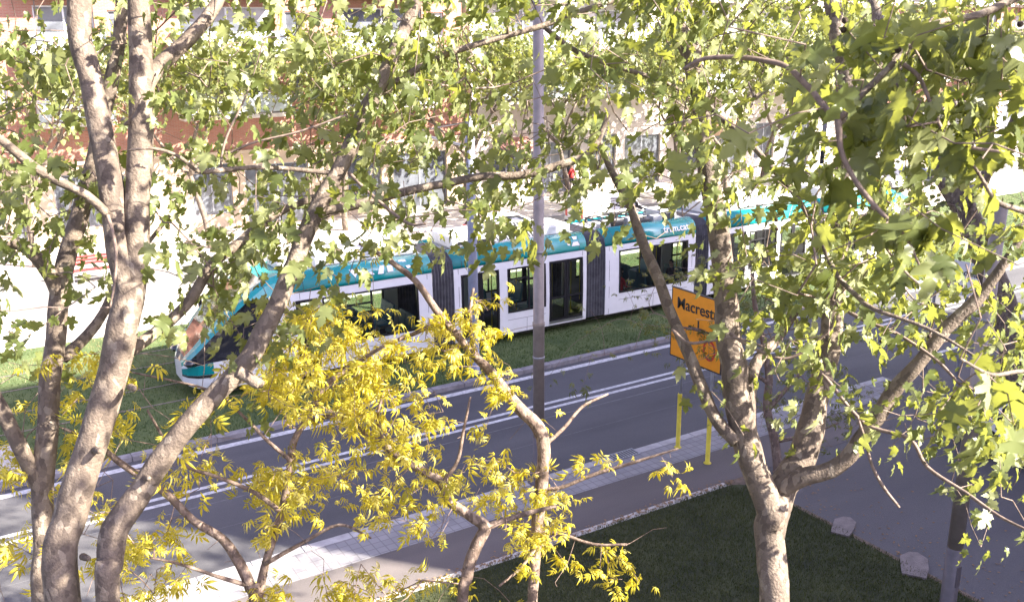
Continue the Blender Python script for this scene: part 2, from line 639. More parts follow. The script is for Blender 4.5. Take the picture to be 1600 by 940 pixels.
# ---------------------------------------------------------------- ground, streets
def sheet(x0, x1, y0, y1, z, nx=1, ny=1):
    b = MB()
    xs, ys = np.linspace(x0, x1, nx + 1), np.linspace(y0, y1, ny + 1)
    v = [(x, y, z) for y in ys for x in xs]
    f = [[j * (nx + 1) + i, j * (nx + 1) + i + 1, (j + 1) * (nx + 1) + i + 1, (j + 1) * (nx + 1) + i] for j in range(ny) for i in range(nx)]
    b.add(v, f)
    return b


XL, XR = -45.0, 160.0
struct('ground', sheet(-600, 900, -300, 900, -0.16), M['ground'])
struct('road', sheet(XL, XR, 16.07, 22.12, -0.10), M['road'])
# near side: asphalt footpath, paver strip, kerb; all 0.10 m above the road
b = MB()
b.box(XL, 19.6, 13.62, 14.95, -0.155, 0.0)
struct('footpath', b, M['path'])
b = MB()
b.box(XL, 22.4, 14.951, 15.83, -0.155, 0.004)
struct('pavement', b, M['pavers'])
b = MB()
x = -30.0
while x < 22.3:
    b.bbox(x, min(x + 0.99, 22.4), 15.832, 16.068, -0.155, 0.006, 0.012)
    x += 1.0
struct('near_kerb', b, M['kerb'])
b = MB()
b.box(14.4, 60.0, -3.0, 13.618, -0.155, -0.004)
b.box(19.602, 60, 13.62, 14.95, -0.155, -0.004)
b.box(22.402, 60, 14.952, 16.069, -0.155, -0.050)
struct('side_street', b, M['sidestreet'])
# lawn in front, with a curved corner towards the side street
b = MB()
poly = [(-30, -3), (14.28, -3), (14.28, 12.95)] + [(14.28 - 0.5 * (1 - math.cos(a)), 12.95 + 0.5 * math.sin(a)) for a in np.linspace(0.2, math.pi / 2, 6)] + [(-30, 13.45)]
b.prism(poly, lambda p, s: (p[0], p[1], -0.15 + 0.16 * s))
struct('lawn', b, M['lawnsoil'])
b = MB()
b.box(XL, 13.8, 13.452, 13.618, -0.155, 0.012)
struct('lawn_kerb', b, M['concrete'])
b = MB()
b.box(14.282, 14.398, -3, 12.9, -0.155, 0.004)
b.box(13.802, 14.398, 12.95, 13.618, -0.155, 0.003)
struct('dirt_ground', b, M['dirt'])
# painted lines
b = MB()
for (y0, y1) in ((19.44, 19.57), (19.76, 19.89)):
    b.add([(XL, y0, -0.096), (90, y0, -0.096), (90, y1, -0.096), (XL, y1, -0.096)], [(0, 1, 2, 3)])
b.add([(XL, 21.68, -0.096), (90, 21.68, -0.096), (90, 21.90, -0.096), (XL, 21.90, -0.096)], [(0, 1, 2, 3)])
for k in range(14):
    x = 25.6 + k * 3.4
    b.add([(x, 16.6, -0.096), (x + 1.6, 16.6, -0.096), (x + 1.6, 16.74, -0.096), (x, 16.74, -0.096)], [(0, 1, 2, 3)])
struct('road_marking', b, M['paint'])
b = MB()
for (y0, y1) in ((18.97, 19.00), (17.8, 17.812)):
    b.add([(XL, y0, -0.0965), (90, y0, -0.0965), (90, y1, -0.0965), (XL, y1, -0.0965)], [(0, 1, 2, 3)])
struct('tar_road_line', b, mat('joint_tar', (0.13, 0.13, 0.135), 0.8, var=0.3))
# far kerb and tram lawn
b = MB()
x = XL
while x < 90:
    b.bbox(x, x + 0.99, 22.122, 22.36, -0.155, 0.03, 0.012)
    x += 1.0
struct('far_kerb', b, mat('far_kerb_stone', (0.21, 0.20, 0.21), 0.85, var=0.25, scale=4, bump=0.3))
struct('tram_lawn', sheet(XL, XR, 22.362, 32.6, 0.0), M['tramlawn'])
b = MB()
b.box(-3.0, 0.75, 22.37, 24.55, -0.1, 0.02)
struct('crossing_path', b, M['concrete'])
b = MB()
b.bbox(XL, XR, 32.602, 32.85, -0.1, 0.10, 0.02)
struct('platform_kerb', b, M['concrete'])
b = MB()
b.box(XL, XR, 32.852, 37.2, -0.1, 0.08)
b.box(XL, XR, 42.4, 48.2, -0.1, 0.10)
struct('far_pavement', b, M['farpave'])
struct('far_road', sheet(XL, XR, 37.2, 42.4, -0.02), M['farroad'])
# tracks
for i, yc in enumerate((25.985, 29.35)):
    t = thing('tram_track', (0, yc, 0), ('grooved tram track in the grass under the white and teal tram', 'empty grooved tram track in the sunny grass beyond the tram')[i], 'track', 'tram tracks in the lawn')
    for s in (-1, 1):
        b = MB()
        y = yc + s * 0.7175
        b.box(XL, XR, y - 0.03, y + 0.03, -0.05, 0.016)
        b.build('rail', M['rail'], t)


# grass blades
def grass(name, n, sampler, hmin, hmax, wid, z0, m, label, dry=0.0):
    P = sampler(n)
    n = len(P)
    h = rng.uniform(hmin, hmax, n)
    a = rng.uniform(0, 2 * math.pi, n)
    lean = rng.uniform(0.1, 0.8, n) * h
    la = rng.uniform(0, 2 * math.pi, n)
    dx, dy = np.cos(a) * wid / 2, np.sin(a) * wid / 2
    V = np.zeros((n, 3, 3))
    V[:, 0] = np.stack([P[:, 0] - dx, P[:, 1] - dy, np.full(n, z0)], 1)
    V[:, 1] = np.stack([P[:, 0] + dx, P[:, 1] + dy, np.full(n, z0)], 1)
    V[:, 2] = np.stack([P[:, 0] + lean * np.cos(la), P[:, 1] + lean * np.sin(la), z0 + h], 1)
    patch = 0.5 + 0.5 * np.sin(P[:, 0] * 1.7 + 2 * np.sin(P[:, 1] * 1.3)) * np.sin(P[:, 1] * 2.1 + 1.0)
    t = np.clip(0.65 * rng.random(n) + 0.35 * patch + dry * (P[:, 1] > 28.6) * (.35 + .5 * (np.sin(P[:, 0] * .9 + 1) * np.sin(P[:, 1] * 1.7) > .1)), 0, 1)  # far strip: sunlit paleness put into the tint, plus dry patches
    o = tri_object(name, V.reshape(-1, 3), np.arange(3 * n).reshape(-1, 3), m, None, np.repeat(t, 3))
    return tag(o, label, 'grass', None, 'stuff')


def near_s(n):
    p = np.stack([rng.uniform(3.0, 14.33, n), rng.uniform(6.8, 13.5, n)], 1)
    keep = ~((p[:, 0] > 13.9) & (p[:, 1] > 13.2))
    return p[keep]


def tram_s(n):
    q = np.stack([rng.uniform(-1, 60, n), 22.38 + (rng.random(n) ** 1.3) * 10.2], 1)
    for yc in (25.985, 29.35):
        for s in (-1, 1):
            q = q[np.abs(q[:, 1] - yc - s * 0.7175) > 0.045]
    return q[~((q[:, 0] < 0.75) & (q[:, 1] < 24.56))]


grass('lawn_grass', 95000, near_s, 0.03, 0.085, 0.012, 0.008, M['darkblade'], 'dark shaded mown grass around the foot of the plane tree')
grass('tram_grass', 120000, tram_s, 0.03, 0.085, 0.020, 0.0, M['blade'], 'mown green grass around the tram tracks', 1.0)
# fallen leaves along the lawn edge and on the path
n = 900
P = np.stack([rng.uniform(2, 14.2, n), 13.60 + np.abs(rng.normal(0, 0.10, n)) - 0.12, np.full(n, 0.022)], 1)
P2 = np.stack([14.45 + np.abs(rng.normal(0, 1.2, 300)), rng.uniform(6, 13.6, 300), np.full(300, 0.004)], 1)
P = np.concatenate([P, P2])
n = len(P)
s = rng.uniform(0.012, 0.04, n)
a = rng.uniform(0, 6.28, n)
V = np.zeros((n, 4, 3))
for k, (u, v_) in enumerate(((0, -1), (.6, 0), (0, 1), (-.6, 0))):
    V[:, k, 0] = P[:, 0] + s * (u * np.cos(a) - v_ * np.sin(a))
    V[:, k, 1] = P[:, 1] + s * (u * np.sin(a) + v_ * np.cos(a))
    V[:, k, 2] = P[:, 2] + rng.uniform(0, 0.012, n)
T = np.concatenate([np.arange(n)[:, None] * 4 + np.array([0, 1, 2]), np.arange(n)[:, None] * 4 + np.array([0, 2, 3])])
tag(tri_object('leaf_litter', V.reshape(-1, 3), T, M['litter']), 'brown dry leaf scraps gathered along the lawn edge', 'leaf litter', None, 'stuff')
#SPLIT
# ---------------------------------------------------------------- tram
YN, YF, YC = 24.66, 27.31, 25.985
tram = thing('tram', (20.95, YC, 0), 'white articulated tram with teal roof edges running on the grass track', 'tram')


def bulge(z):
    return 0.045 * ((z - 1.35) / 1.3) ** 2


def side_pt(x, t, z, far):
    y = YN + bulge(z) + t
    return (x, y if not far else 2 * YC - y, z)


def wall(mb, x0, x1, holes, far=False, th=0.07, z0=0.28, z1=2.68):
    xs = sorted({x0, x1, *[h[0] for h in holes], *[h[1] for h in holes]})
    zs = sorted({z0, 0.6, 1.35, 2.0, z1, *[h[2] for h in holes], *[h[3] for h in holes]})

    def solid(i, j):
        if i < 0 or j < 0 or i >= len(xs) - 1 or j >= len(zs) - 1:
            return False
        cx, cz = (xs[i] + xs[i + 1]) / 2, (zs[j] + zs[j + 1]) / 2
        return not any(h[0] < cx < h[1] and h[2] < cz < h[3] for h in holes)
    for i in range(len(xs) - 1):
        for j in range(len(zs) - 1):
            if not solid(i, j):
                continue
            a, b_, c, d = xs[i], xs[i + 1], zs[j], zs[j + 1]
            q = [side_pt(a, 0, c, far), side_pt(b_, 0, c, far), side_pt(b_, 0, d, far), side_pt(a, 0, d, far),
                 side_pt(a, th, c, far), side_pt(b_, th, c, far), side_pt(b_, th, d, far), side_pt(a, th, d, far)]
            f = [(0, 1, 2, 3), (7, 6, 5, 4)]
            if not solid(i - 1, j):
                f.append((0, 3, 7, 4))
            if not solid(i + 1, j):
                f.append((1, 5, 6, 2))
            if not solid(i, j - 1):
                f.append((0, 4, 5, 1))
            if not solid(i, j + 1):
                f.append((3, 2, 6, 7))
            mb.add(q, f)


def sbox(mb, xa, xb, ta, tb, za, zb, far, mi=0):       # a box lying in the curved side
    zs = [za, zb] if zb - za < 0.5 else list(np.linspace(za, zb, 4))
    for c, d in zip(zs[:-1], zs[1:]):
        q = [side_pt(p, t, z, far) for z in (c, d) for (p, t) in ((xa, ta), (xb, ta), (xb, tb), (xa, tb))]
        f = [(0, 1, 5, 4), (2, 3, 7, 6), (1, 2, 6, 5), (3, 0, 4, 7)]
        if c == za:
            f.append((0, 3, 2, 1))
        if d == zb:
            f.append((4, 5, 6, 7))
        mb.add(q, f, mi)


def frame_in(mb, h, far, wd=0.05, t0=-0.012, t1=0.05, bars_x=(), bars_z=(), mi=0):
    x0, x1, z0, z1 = h
    sbox(mb, x0, x0 + wd, t0, t1, z0, z1, far, mi)
    sbox(mb, x1 - wd, x1, t0, t1, z0, z1, far, mi)
    sbox(mb, x0 + wd, x1 - wd, t0, t1, z0, z0 + wd, far, mi)
    sbox(mb, x0 + wd, x1 - wd, t0, t1, z1 - wd, z1, far, mi)
    for bx_, bw in bars_x:
        sbox(mb, bx_ - bw / 2, bx_ + bw / 2, t0 + .002, t1 - .002, z0 + wd, z1 - wd, far, mi)
    for bz, bw, xa, xb in bars_z:
        sbox(mb, xa, xb, t0 + .004, t1 - .004, bz - bw / 2, bz + bw / 2, far, mi)


def pane(h, far, parent, wd=0.05):
    x0, x1, z0, z1 = h
    g = MB()
    zs = np.linspace(z0 + wd, z1 - wd, 4)
    v = []
    for z in zs:
        v += [side_pt(x0 + wd, 0.012, z, far), side_pt(x1 - wd, 0.012, z, far)]
    g.add(v, [(2 * i, 2 * i + 1, 2 * i + 3, 2 * i + 2) for i in range(3)])
    g.build('glass', M['glass'], parent)


def window(h, far, div=(), hop=()):
    f = MB()
    frame_in(f, h, far, 0.055, bars_x=[(x, 0.05) for x in div], bars_z=[(z, 0.045, xa, xb) for (z, xa, xb) in hop])
    o = f.build('window', M['frame'], tram)
    pane(h, far, o)


def door(h, far, leaves=2):
    x0, x1, z0, z1 = h
    f = MB()
    wd = (x1 - x0) / leaves
    for k in range(leaves):
        a, b_ = x0 + k * wd + .006, x0 + (k + 1) * wd - .006
        frame_in(f, (a, b_, z0, z1), far, 0.085, -0.006, 0.05, bars_z=[(1.22, 0.07, a + .085, b_ - .085)])
    o = f.build('door', M['frame'], tram)
    pane(h, far, o, 0.03)
    s_ = MB()
    sbox(s_, x0 + .01, x1 - .01, -0.035, 0.05, z0 - 0.065, z0 - 0.004, far)
    s_.build('sill', M['steel'], o)


# (x0, x1, windows, doors)
SECT = [
    (8.05, 12.35, [(8.85, 11.87, 0.98, 2.44)], [(7.95 + .12, 8.72, 0.42, 2.46)]),
    (13.10, 18.12, [(15.02, 16.48, 0.98, 2.44)], [(13.34, 14.72, 0.42, 2.46), (16.62, 17.98, 0.42, 2.46)]),
    (18.92, 22.97, [(19.50, 22.62, 0.98, 2.48)], []),
    (23.62, 29.05, [(25.66, 27.12, 0.98, 2.44)], [(24.10, 25.50, 0.42, 2.46), (27.30, 28.76, 0.42, 2.46)]),
    (29.75, 34.05, [(30.23, 33.25, 0.98, 2.44)], [(33.38, 34.03, 0.42, 2.46)]),
]


def fairing(mb, x0, x1, far):
    arc = [(bulge(2.68) - 0.01, 2.684), (bulge(2.68) - 0.012, 2.78)] + [(bulge(2.68) + 0.42 * (1 - math.cos(a)), 2.80 + 0.42 * math.sin(a)) for a in np.linspace(0.12, math.pi / 2, 9)]
    prof = arc + [(0.62, 3.20), (0.62, 2.70)]
    mb.prism(prof, lambda p, s: (x0 if s == 0 else x1, (YN + p[0]) if not far else 2 * YC - (YN + p[0]), p[1]))


for (x0, x1, wins, doors) in SECT:
    for far in (True, False):
        body = MB()
        wall(body, x0, x1, wins + doors, far)
        o = body.build('body_side', M['white'], tram)
    def seam(*a):
        q = MB()
        sbox(q, *a)
        q.build('panel_seam', M['darkmetal'], o)
    for xx in (x0 + 0.16, x1 - 0.16):
        seam(xx - .006, xx + .006, -0.0025, 0.02, 0.30, 2.66, False)
    for wv in wins:
        seam(wv[0], wv[1], -0.0025, 0.02, 0.74, 0.75, False)
        seam((wv[0] + wv[1]) / 2 - .005, (wv[0] + wv[1]) / 2 + .005, -0.003, 0.02, 0.30, 0.735, False)
    for far in (True, False):
        fr = MB()
        fairing(fr, x0, x1, far)
        fo = fr.build('roof_fairing', M['teal'], tram, True)
    for xx in (x0 + 0.28, (x0 + x1) / 2 - .3, x1 - 0.28):
        cuts = MB()
        arc = [(bulge(2.68) - 0.0135, 2.69), (bulge(2.68) - 0.0155, 2.78)] + [(bulge(2.68) - .0035 + 0.42 * (1 - math.cos(a)), 2.80 + 0.4235 * math.sin(a)) for a in np.linspace(0.12, math.pi / 2, 9)]
        for k in range(len(arc) - 1):
            (a0, b0), (a1, b1) = arc[k], arc[k + 1]
            cuts.add([(xx - .006, YN + a0, b0), (xx + .006, YN + a0, b0), (xx + .006, YN + a1, b1), (xx - .006, YN + a1, b1)], [(0, 1, 2, 3)])
        cuts.build('fairing_joint', M['darkmetal'], fo)
    rf = MB()
    rf.box(x0 + .005, x1 - .005, YN + 0.622, YF - 0.622, 2.72, 3.16)
    rf.build('roof', M['roofgrey'], tram)
    ins = MB()
    ins.box(x0 + .01, x1 - .01, YN + 0.13, YF - 0.13, 0.33, 0.37)
    ins.build('floor', M['infloor'], tram)
    ins = MB()
    ins.box(x0 + .01, x1 - .01, YN + 0.13, YF - 0.13, 2.64, 2.68)
    ins.build('ceiling', M['inceil'], tram)
    for hwin in wins:
        for far in (False, True):
            L = hwin[1] - hwin[0]
            dv = [hwin[0] + L / 2] if L > 2 else [hwin[0] + L * .55]
            window(hwin, far, dv, [(2.08, hwin[0] + .05, dv[0])] if L < 2.9 or hwin[0] < 19 else [(2.1, hwin[0] + .8, dv[0])])
    for hd in doors:
        for far in (False, True):
            door(hd, far, 1 if hd[1] - hd[0] < 1 else 2)

# bellows between the sections
for k in range(4):
    xa, xb = SECT[k][1] + .004, SECT[k + 1][0] - .004
    b = MB()
    nrib = 7 if xb - xa > .7 else 6
    xs = np.linspace(xa, xb, 2 * nrib + 1)
    rings = []
    for i, x in enumerate(xs):
        ins_ = 0.035 if i % 2 == 0 else 0.085
        pts = []
        for (yy, zz) in ((0, .30), (0, 2.6), (.10, 2.98), (.42, 3.17), (2.65 / 2, 3.19), (2.65 - .42, 3.17), (2.65 - .10, 2.98), (2.65, 2.6), (2.65, .30)):
            cy_, cz_ = 2.65 / 2, 1.7
            fy = 1 - ins_ / 1.3
            pts.append((x, YN + cy_ + (yy - cy_) * fy, cz_ + (zz - cz_) * (1 - ins_ / 1.6) if zz > 1 else zz))
        rings.append(pts)
    nv = len(rings[0])
    b.add([p for r in rings for p in r], [(i * nv + j, i * nv + j + 1, (i + 1) * nv + j + 1, (i + 1) * nv + j) for i in range(len(xs) - 1) for j in range(nv - 1)])
    b.build('gangway_bellows', M['bellows'], tram)

# cabs: a lofted nose, mirrored for the rear cab
CAB = [  # distance behind the tip, half width, bottom, beltline, top
    (0.00, 0.42, 0.40, 0.80, 0.98), (0.10, 0.66, 0.34, 0.86, 1.14), (0.32, 0.92, 0.29, 0.96, 1.42), (0.70, 1.14, 0.28, 1.06, 1.86),
    (1.20, 1.26, 0.28, 1.10, 2.36), (1.75, 1.305, 0.28, 1.10, 2.80), (2.30, 1.32, 0.28, 1.10, 3.08), (2.75, 1.325, 0.28, 1.10, 3.18), (3.03, 1.325, 0.28, 1.10, 3.20)]


def cab_section(s_):
    d, hw, zb, zl, zt = s_
    # half profile from the bottom centre up to the roof centre
    sh = min(hw * 0.34, 0.44)
    zs = min(zt - 0.14, 2.68)
    zs = max(zs, zl + 0.05)
    return [(0, zb), (hw * .96, zb), (hw, zb + .2), (hw, zl), (hw * .985, (zl + zs) / 2), (hw * .97, zs), (hw * .97 - sh * .35, zs + (zt - zs) * .72), (hw * .97 - sh, zt - 0.01), (0, zt)]


def cab(tip, sgn):
    secs = [cab_section(s_) for s_ in CAB]
    white, tealb, glass = MB(), MB(), MB()
    for i in range(len(CAB) - 1):
        for k in range(8):
            for side in (-1, 1):
                q = [(tip + sgn * CAB[a][0], YC + side * secs[a][b_][0], secs[a][b_][1]) for (a, b_) in ((i, k), (i + 1, k), (i + 1, k + 1), (i, k + 1))]
                if k <= 2:
                    tgt = white
                elif k in (3, 4):
                    tgt = glass if 1 <= i <= 5 else white
                elif k in (5, 6):
                    tgt = tealb
                else:
                    tgt = glass if i <= 5 else tealb
                tgt.add(q, [(0, 1, 2, 3)])
    n = len(secs[0])
    tipv = [(tip, YC + s_ * p[0], p[1]) for s_, pts in ((1, secs[0]), (-1, secs[0][::-1])) for p in pts]
    white.add(tipv, [list(range(len(tipv)))])
    wo = white.build('cab_body', M['white'], tram)
    to = tealb.build('cab_pillar', M['teal'], tram)
    go = glass.build('windscreen', M['darkglass'], tram)
    for side in (-1, 1):                                 # teal band and black slot under the windscreen
        b = MB()
        for i in range(0, 3):
            def P(a, f, off):
                d, hw, zb, zl, zt = CAB[a]
                return (tip + sgn * (d - 0.012), YC + side * (hw + off), zb + 0.05 + (zl - zb - .05) * f)
            b.add([P(i, .55, .012), P(i + 1, .55, .012), P(i + 1, 1.0, .014), P(i, 1.0, .014)], [(0, 1, 2, 3)], 0)
            b.add([P(i, .42, .013), P(i + 1, .42, .013), P(i + 1, .54, .013), P(i, .54, .013)], [(0, 1, 2, 3)], 1)
        b.build('nose_band', [M['teal'], M['black']], wo)
    for side in (-1, 1):
        h = MB()
        c = (tip + sgn * 0.16, YC + side * 0.80, 1.03)
        for k in range(1):
            prof = [(0.001, -.10), (.10, -.09), (.17, -.03), (.18, .02), (.12, .08), (.001, .10)]
            h.lathe(c, prof, 14, 'z')
        ho = h.build('headlight', M['darkglass'], tram, True)
        l_ = MB()
        for dy in (-.05, .07):
            l_.lathe((c[0] - sgn * .13, c[1] + dy, c[2]), [(.001, -.02), (.045, -.02), (.05, .02), (.001, .03)], 12, 'x')
        l_.build('lamp', M['lamp'], ho)
        p = MB()
        p.tube([(tip + sgn * 1.55, YC + side * 1.30, 2.25), (tip + sgn * 1.2, YC + side * 1.52, 2.3), (tip + sgn * 1.1, YC + side * 1.55, 2.2)], .02, 6)
        p.bbox(tip + sgn * 1.1 - .05, tip + sgn * 1.1 + .05, YC + side * 1.55 - .09, YC + side * 1.55 + .09, 1.88, 2.22, .02)
        p.build('wing_mirror', M['black'], tram)
    for far in (False, True):                            # white pillar between cab and door
        s_ = MB()
        x0, x1 = sorted((tip + sgn * 2.40, tip + sgn * 3.02))
        sbox(s_, x0, x1, -0.014, 0.03, 0.36, 2.60, far)
        s_.build('pillar_panel', M['white'], tram)


cab(5.02, 1)
cab(37.08, -1)
b = MB()                                                # small teal arrow mark by the first door
b.add([(7.50, YN - .022, 0.66), (7.50, YN - .022, 0.86), (7.66, YN - .022, 0.76)], [(0, 1, 2)])
b.build('arrow_mark', M['teal'], tram)
# running gear
for xc in (9.3, 20.95, 32.6):
    b = MB()
    b.bbox(xc - 1.15, xc + 1.15, YN + .12, YF - .12, 0.16, 0.5, .05)
    for dx in (-.8, .8):
        for s_ in (-1, 1):
            b.lathe((xc + dx, YC + s_ * .7175, 0.29), [(.001, -.06), (.27, -.06), (.29, .0), (.27, .06), (.001, .06)], 20, 'y')
    b.build('bogie', M['darkmetal'], tram)
# roof equipment
b = MB()
b.bbox(8.9, 12.1, YN + .66, YF - .66, 3.16, 3.62, .05)
b.build('roof_unit', M['roofwhite'], tram)
b = MB()
b.bbox(7.9, 8.7, YN + .8, YF - .8, 3.16, 3.42, .05)
b.build('roof_unit', M['roofwhite'], tram)
b = MB()
b.bbox(13.35, 14.9, YN + .66, YF - .66, 3.16, 3.56, .05)
b.build('roof_unit', M['roofwhite'], tram)
b = MB()
b.bbox(16.75, 17.9, YN + .66, YF - .66, 3.16, 3.50, .05)
o = b.build('roof_unit', M['roofwhite'], tram)
b = MB()
b.box(13.6, 14.7, YN + .645, YN + .662, 3.26, 3.36)
b.build('vent_grille', M['darkmetal'], o)
b = MB()                                                # louvred sloping cooler
b.prism([(YN + .64, 3.18), (YF - .64, 3.18), (YF - .64, 3.62), (YC, 3.62)], lambda p, s_: (15.0 if s_ == 0 else 16.6, p[0], p[1]))
for k in range(13):
    x = 15.06 + k * .12
    b.add([(x, YN + .70, 3.205), (x + .07, YN + .70, 3.235), (x + .07, YC - .02, 3.635), (x, YC - .02, 3.62)], [(0, 1, 2, 3)], 1)
b.build('cooler', [M['roofgrey'], M['darkmetal']], tram)
b = MB()
b.bbox(24.0, 26.6, YN + .66, YF - .66, 3.16, 3.60, .05)
b.build('roof_unit', M['roofwhite'], tram)
b = MB()
b.bbox(26.9, 28.7, YN + .66, YF - .66, 3.16, 3.52, .05)
b.build('roof_unit', M['roofwhite'], tram)
b = MB()
b.bbox(30.0, 33.4, YN + .66, YF - .66, 3.16, 3.60, .05)
b.build('roof_unit', M['roofwhite'], tram)
b = MB()                                                # folded pantograph with its insulators and arms
for (x, y) in ((19.4, YC - .5), (19.4, YC + .5), (21.2, YC - .5), (21.2, YC + .5), (22.3, YC - .4), (22.3, YC + .4)):
    b.lathe((x, y, 3.16), [(.06, 0), (.06, .03), (.035, .05), (.06, .07), (.035, .1), (.06, .12), (.035, .15), (.05, .17)], 10)
for s_ in (-1, 1):
    b.tube([(19.3, YC + s_ * .5, 3.36), (21.3, YC + s_ * .5, 3.36)], .035, 6)
    b.tube([(21.2, YC + s_ * .42, 3.38), (19.5, YC + s_ * .18, 3.56)], .028, 6)
    b.tube([(19.5, YC + s_ * .18, 3.56), (21.0, YC + s_ * .62, 3.66)], .022, 6)
    b.tube([(20.6, YC - .75, 3.70), (20.6, YC + .75, 3.70)], .03, 6)
    b.tube([(21.0, YC - .8, 3.70), (21.0, YC + .8, 3.70)], .03, 6)
for k in range(5):
    b.tube([(19.35 + k * .48, YC - .5, 3.36), (19.35 + k * .48, YC + .5, 3.36)], .025, 6)
b.build('pantograph', M['darkmetal'], tram)
b = MB()
for k in range(6):
    x = 19.15 + k * .58
    b.bbox(x, x + .44, YN + .64, YN + .92, 3.16, 3.30 + .06 * (k % 3), .02, k % 2)
for k in range(5):
    x = 19.3 + k * .65
    b.tube([(x, YN + .8, 3.36), (x + .2, YC - .3, 3.46), (x + .45, YC + .6, 3.36)], .02, 5, 1)
b.bbox(22.0, 22.85, YN + .95, YF - .8, 3.16, 3.44, .04, 0)
b.build('roof_unit', [M['roofgrey'], M['darkmetal']], tram)
# lettering and white marks on the fairing


def fair_pt(x, f):              # point on the near fairing, f 0..1 up the arc
    a = f * math.pi / 2
    return (x, YN + bulge(2.68) - .016 + 0.42 * (1 - math.cos(a)), 2.80 + 0.4240 * math.sin(a))


lp, lq = np.array(fair_pt(21.45, 0.12)), np.array(fair_pt(21.45, 0.52))
text_obj('lettering', 'tram.cat', M['letter'], tram, lp + np.array([0, -.055, 0]), (1, 0, 0), lq - lp, 0.345)
for polys in (([(17.30, .62), (17.52, .62), (17.46, .16), (17.38, .16)], [(17.62, .60), (17.82, .60), (17.76, .42), (17.64, .42)], [(17.52, .10), (17.84, .10), (17.78, .30), (17.60, .30)]),
             ([(9.75, .50), (10.05, .50), (9.90, .12)], [(10.12, .14), (10.5, .14), (10.42, .28), (10.2, .28)], [(10.6, .12), (10.78, .12), (10.86, .50), (10.72, .50)],
             [(10.92, .16), (11.1, .16), (11.1, .46), (10.92, .46)], [(11.2, .2), (11.34, .2), (11.5, .68), (11.36, .68)], [(11.56, .2), (11.7, .2), (11.56, .66), (11.44, .66)], [(11.76, .2), (11.92, .2), (11.98, .62), (11.82, .62)])):
    b = MB()
    for poly in polys:
      v = []
      for (x, f) in poly:
          p = fair_pt(x, f)
          v.append((p[0], p[1] - .006, p[2] + .004))
      b.add(v, [list(range(len(v)))])
    b.build('emblem', M['letter'], tram)
# interior: seats and grab poles


def seat(x, y, face):           # face +1 looks towards +x
    b = MB()
    b.bbox(x - .22, x + .22, y - .22, y + .22, 0.78, 0.84, .025, 0)
    xb = x - face * .22
    b.prism([(xb, .80), (xb - face * .07, .80), (xb - face * .16, 1.42), (xb - face * .10, 1.42)], lambda p, s_: (p[0], y - .22 + .44 * s_, p[1]), 0)
    for yy in (y - .17, y + .17):
        b.tube([(x - face * .2, yy, .84), (x + face * .12, yy, .79), (x + face * .18, yy, .70), (x + face * .20, yy, .37)], .018, 6, 1)
    b.build('seat', [M['seat'], M['seatleg']], tram)


SEATS = []
for y in (YN + .42, YN + .88, YF - .42, YF - .88):
    for (x, f) in ((9.3, 1), (10.15, -1), (10.55, 1), (11.4, -1), (15.4, 1), (16.2, -1), (19.95, 1), (20.85, -1), (21.15, 1), (22.15, -1), (26.0, 1), (26.85, -1)):
        seat(x, y, f)
        SEATS.append((x, y, f))
b = MB()
for x in (8.8, 13.2, 14.85, 16.52, 18.0, 19.2, 21.0, 22.75, 25.58, 27.2):
    for y in (YN + .75, YF - .75):
        b.tube([(x, y, .37), (x, y, 2.64)], .018, 6)
b.build('grab_pole', M['yellow'], tram)
b = MB()
b.bbox(19.95, 20.75, YF - .16, YF - .13, 2.20, 2.38, .01)
b.build('notice_strip', M['red'], tram)


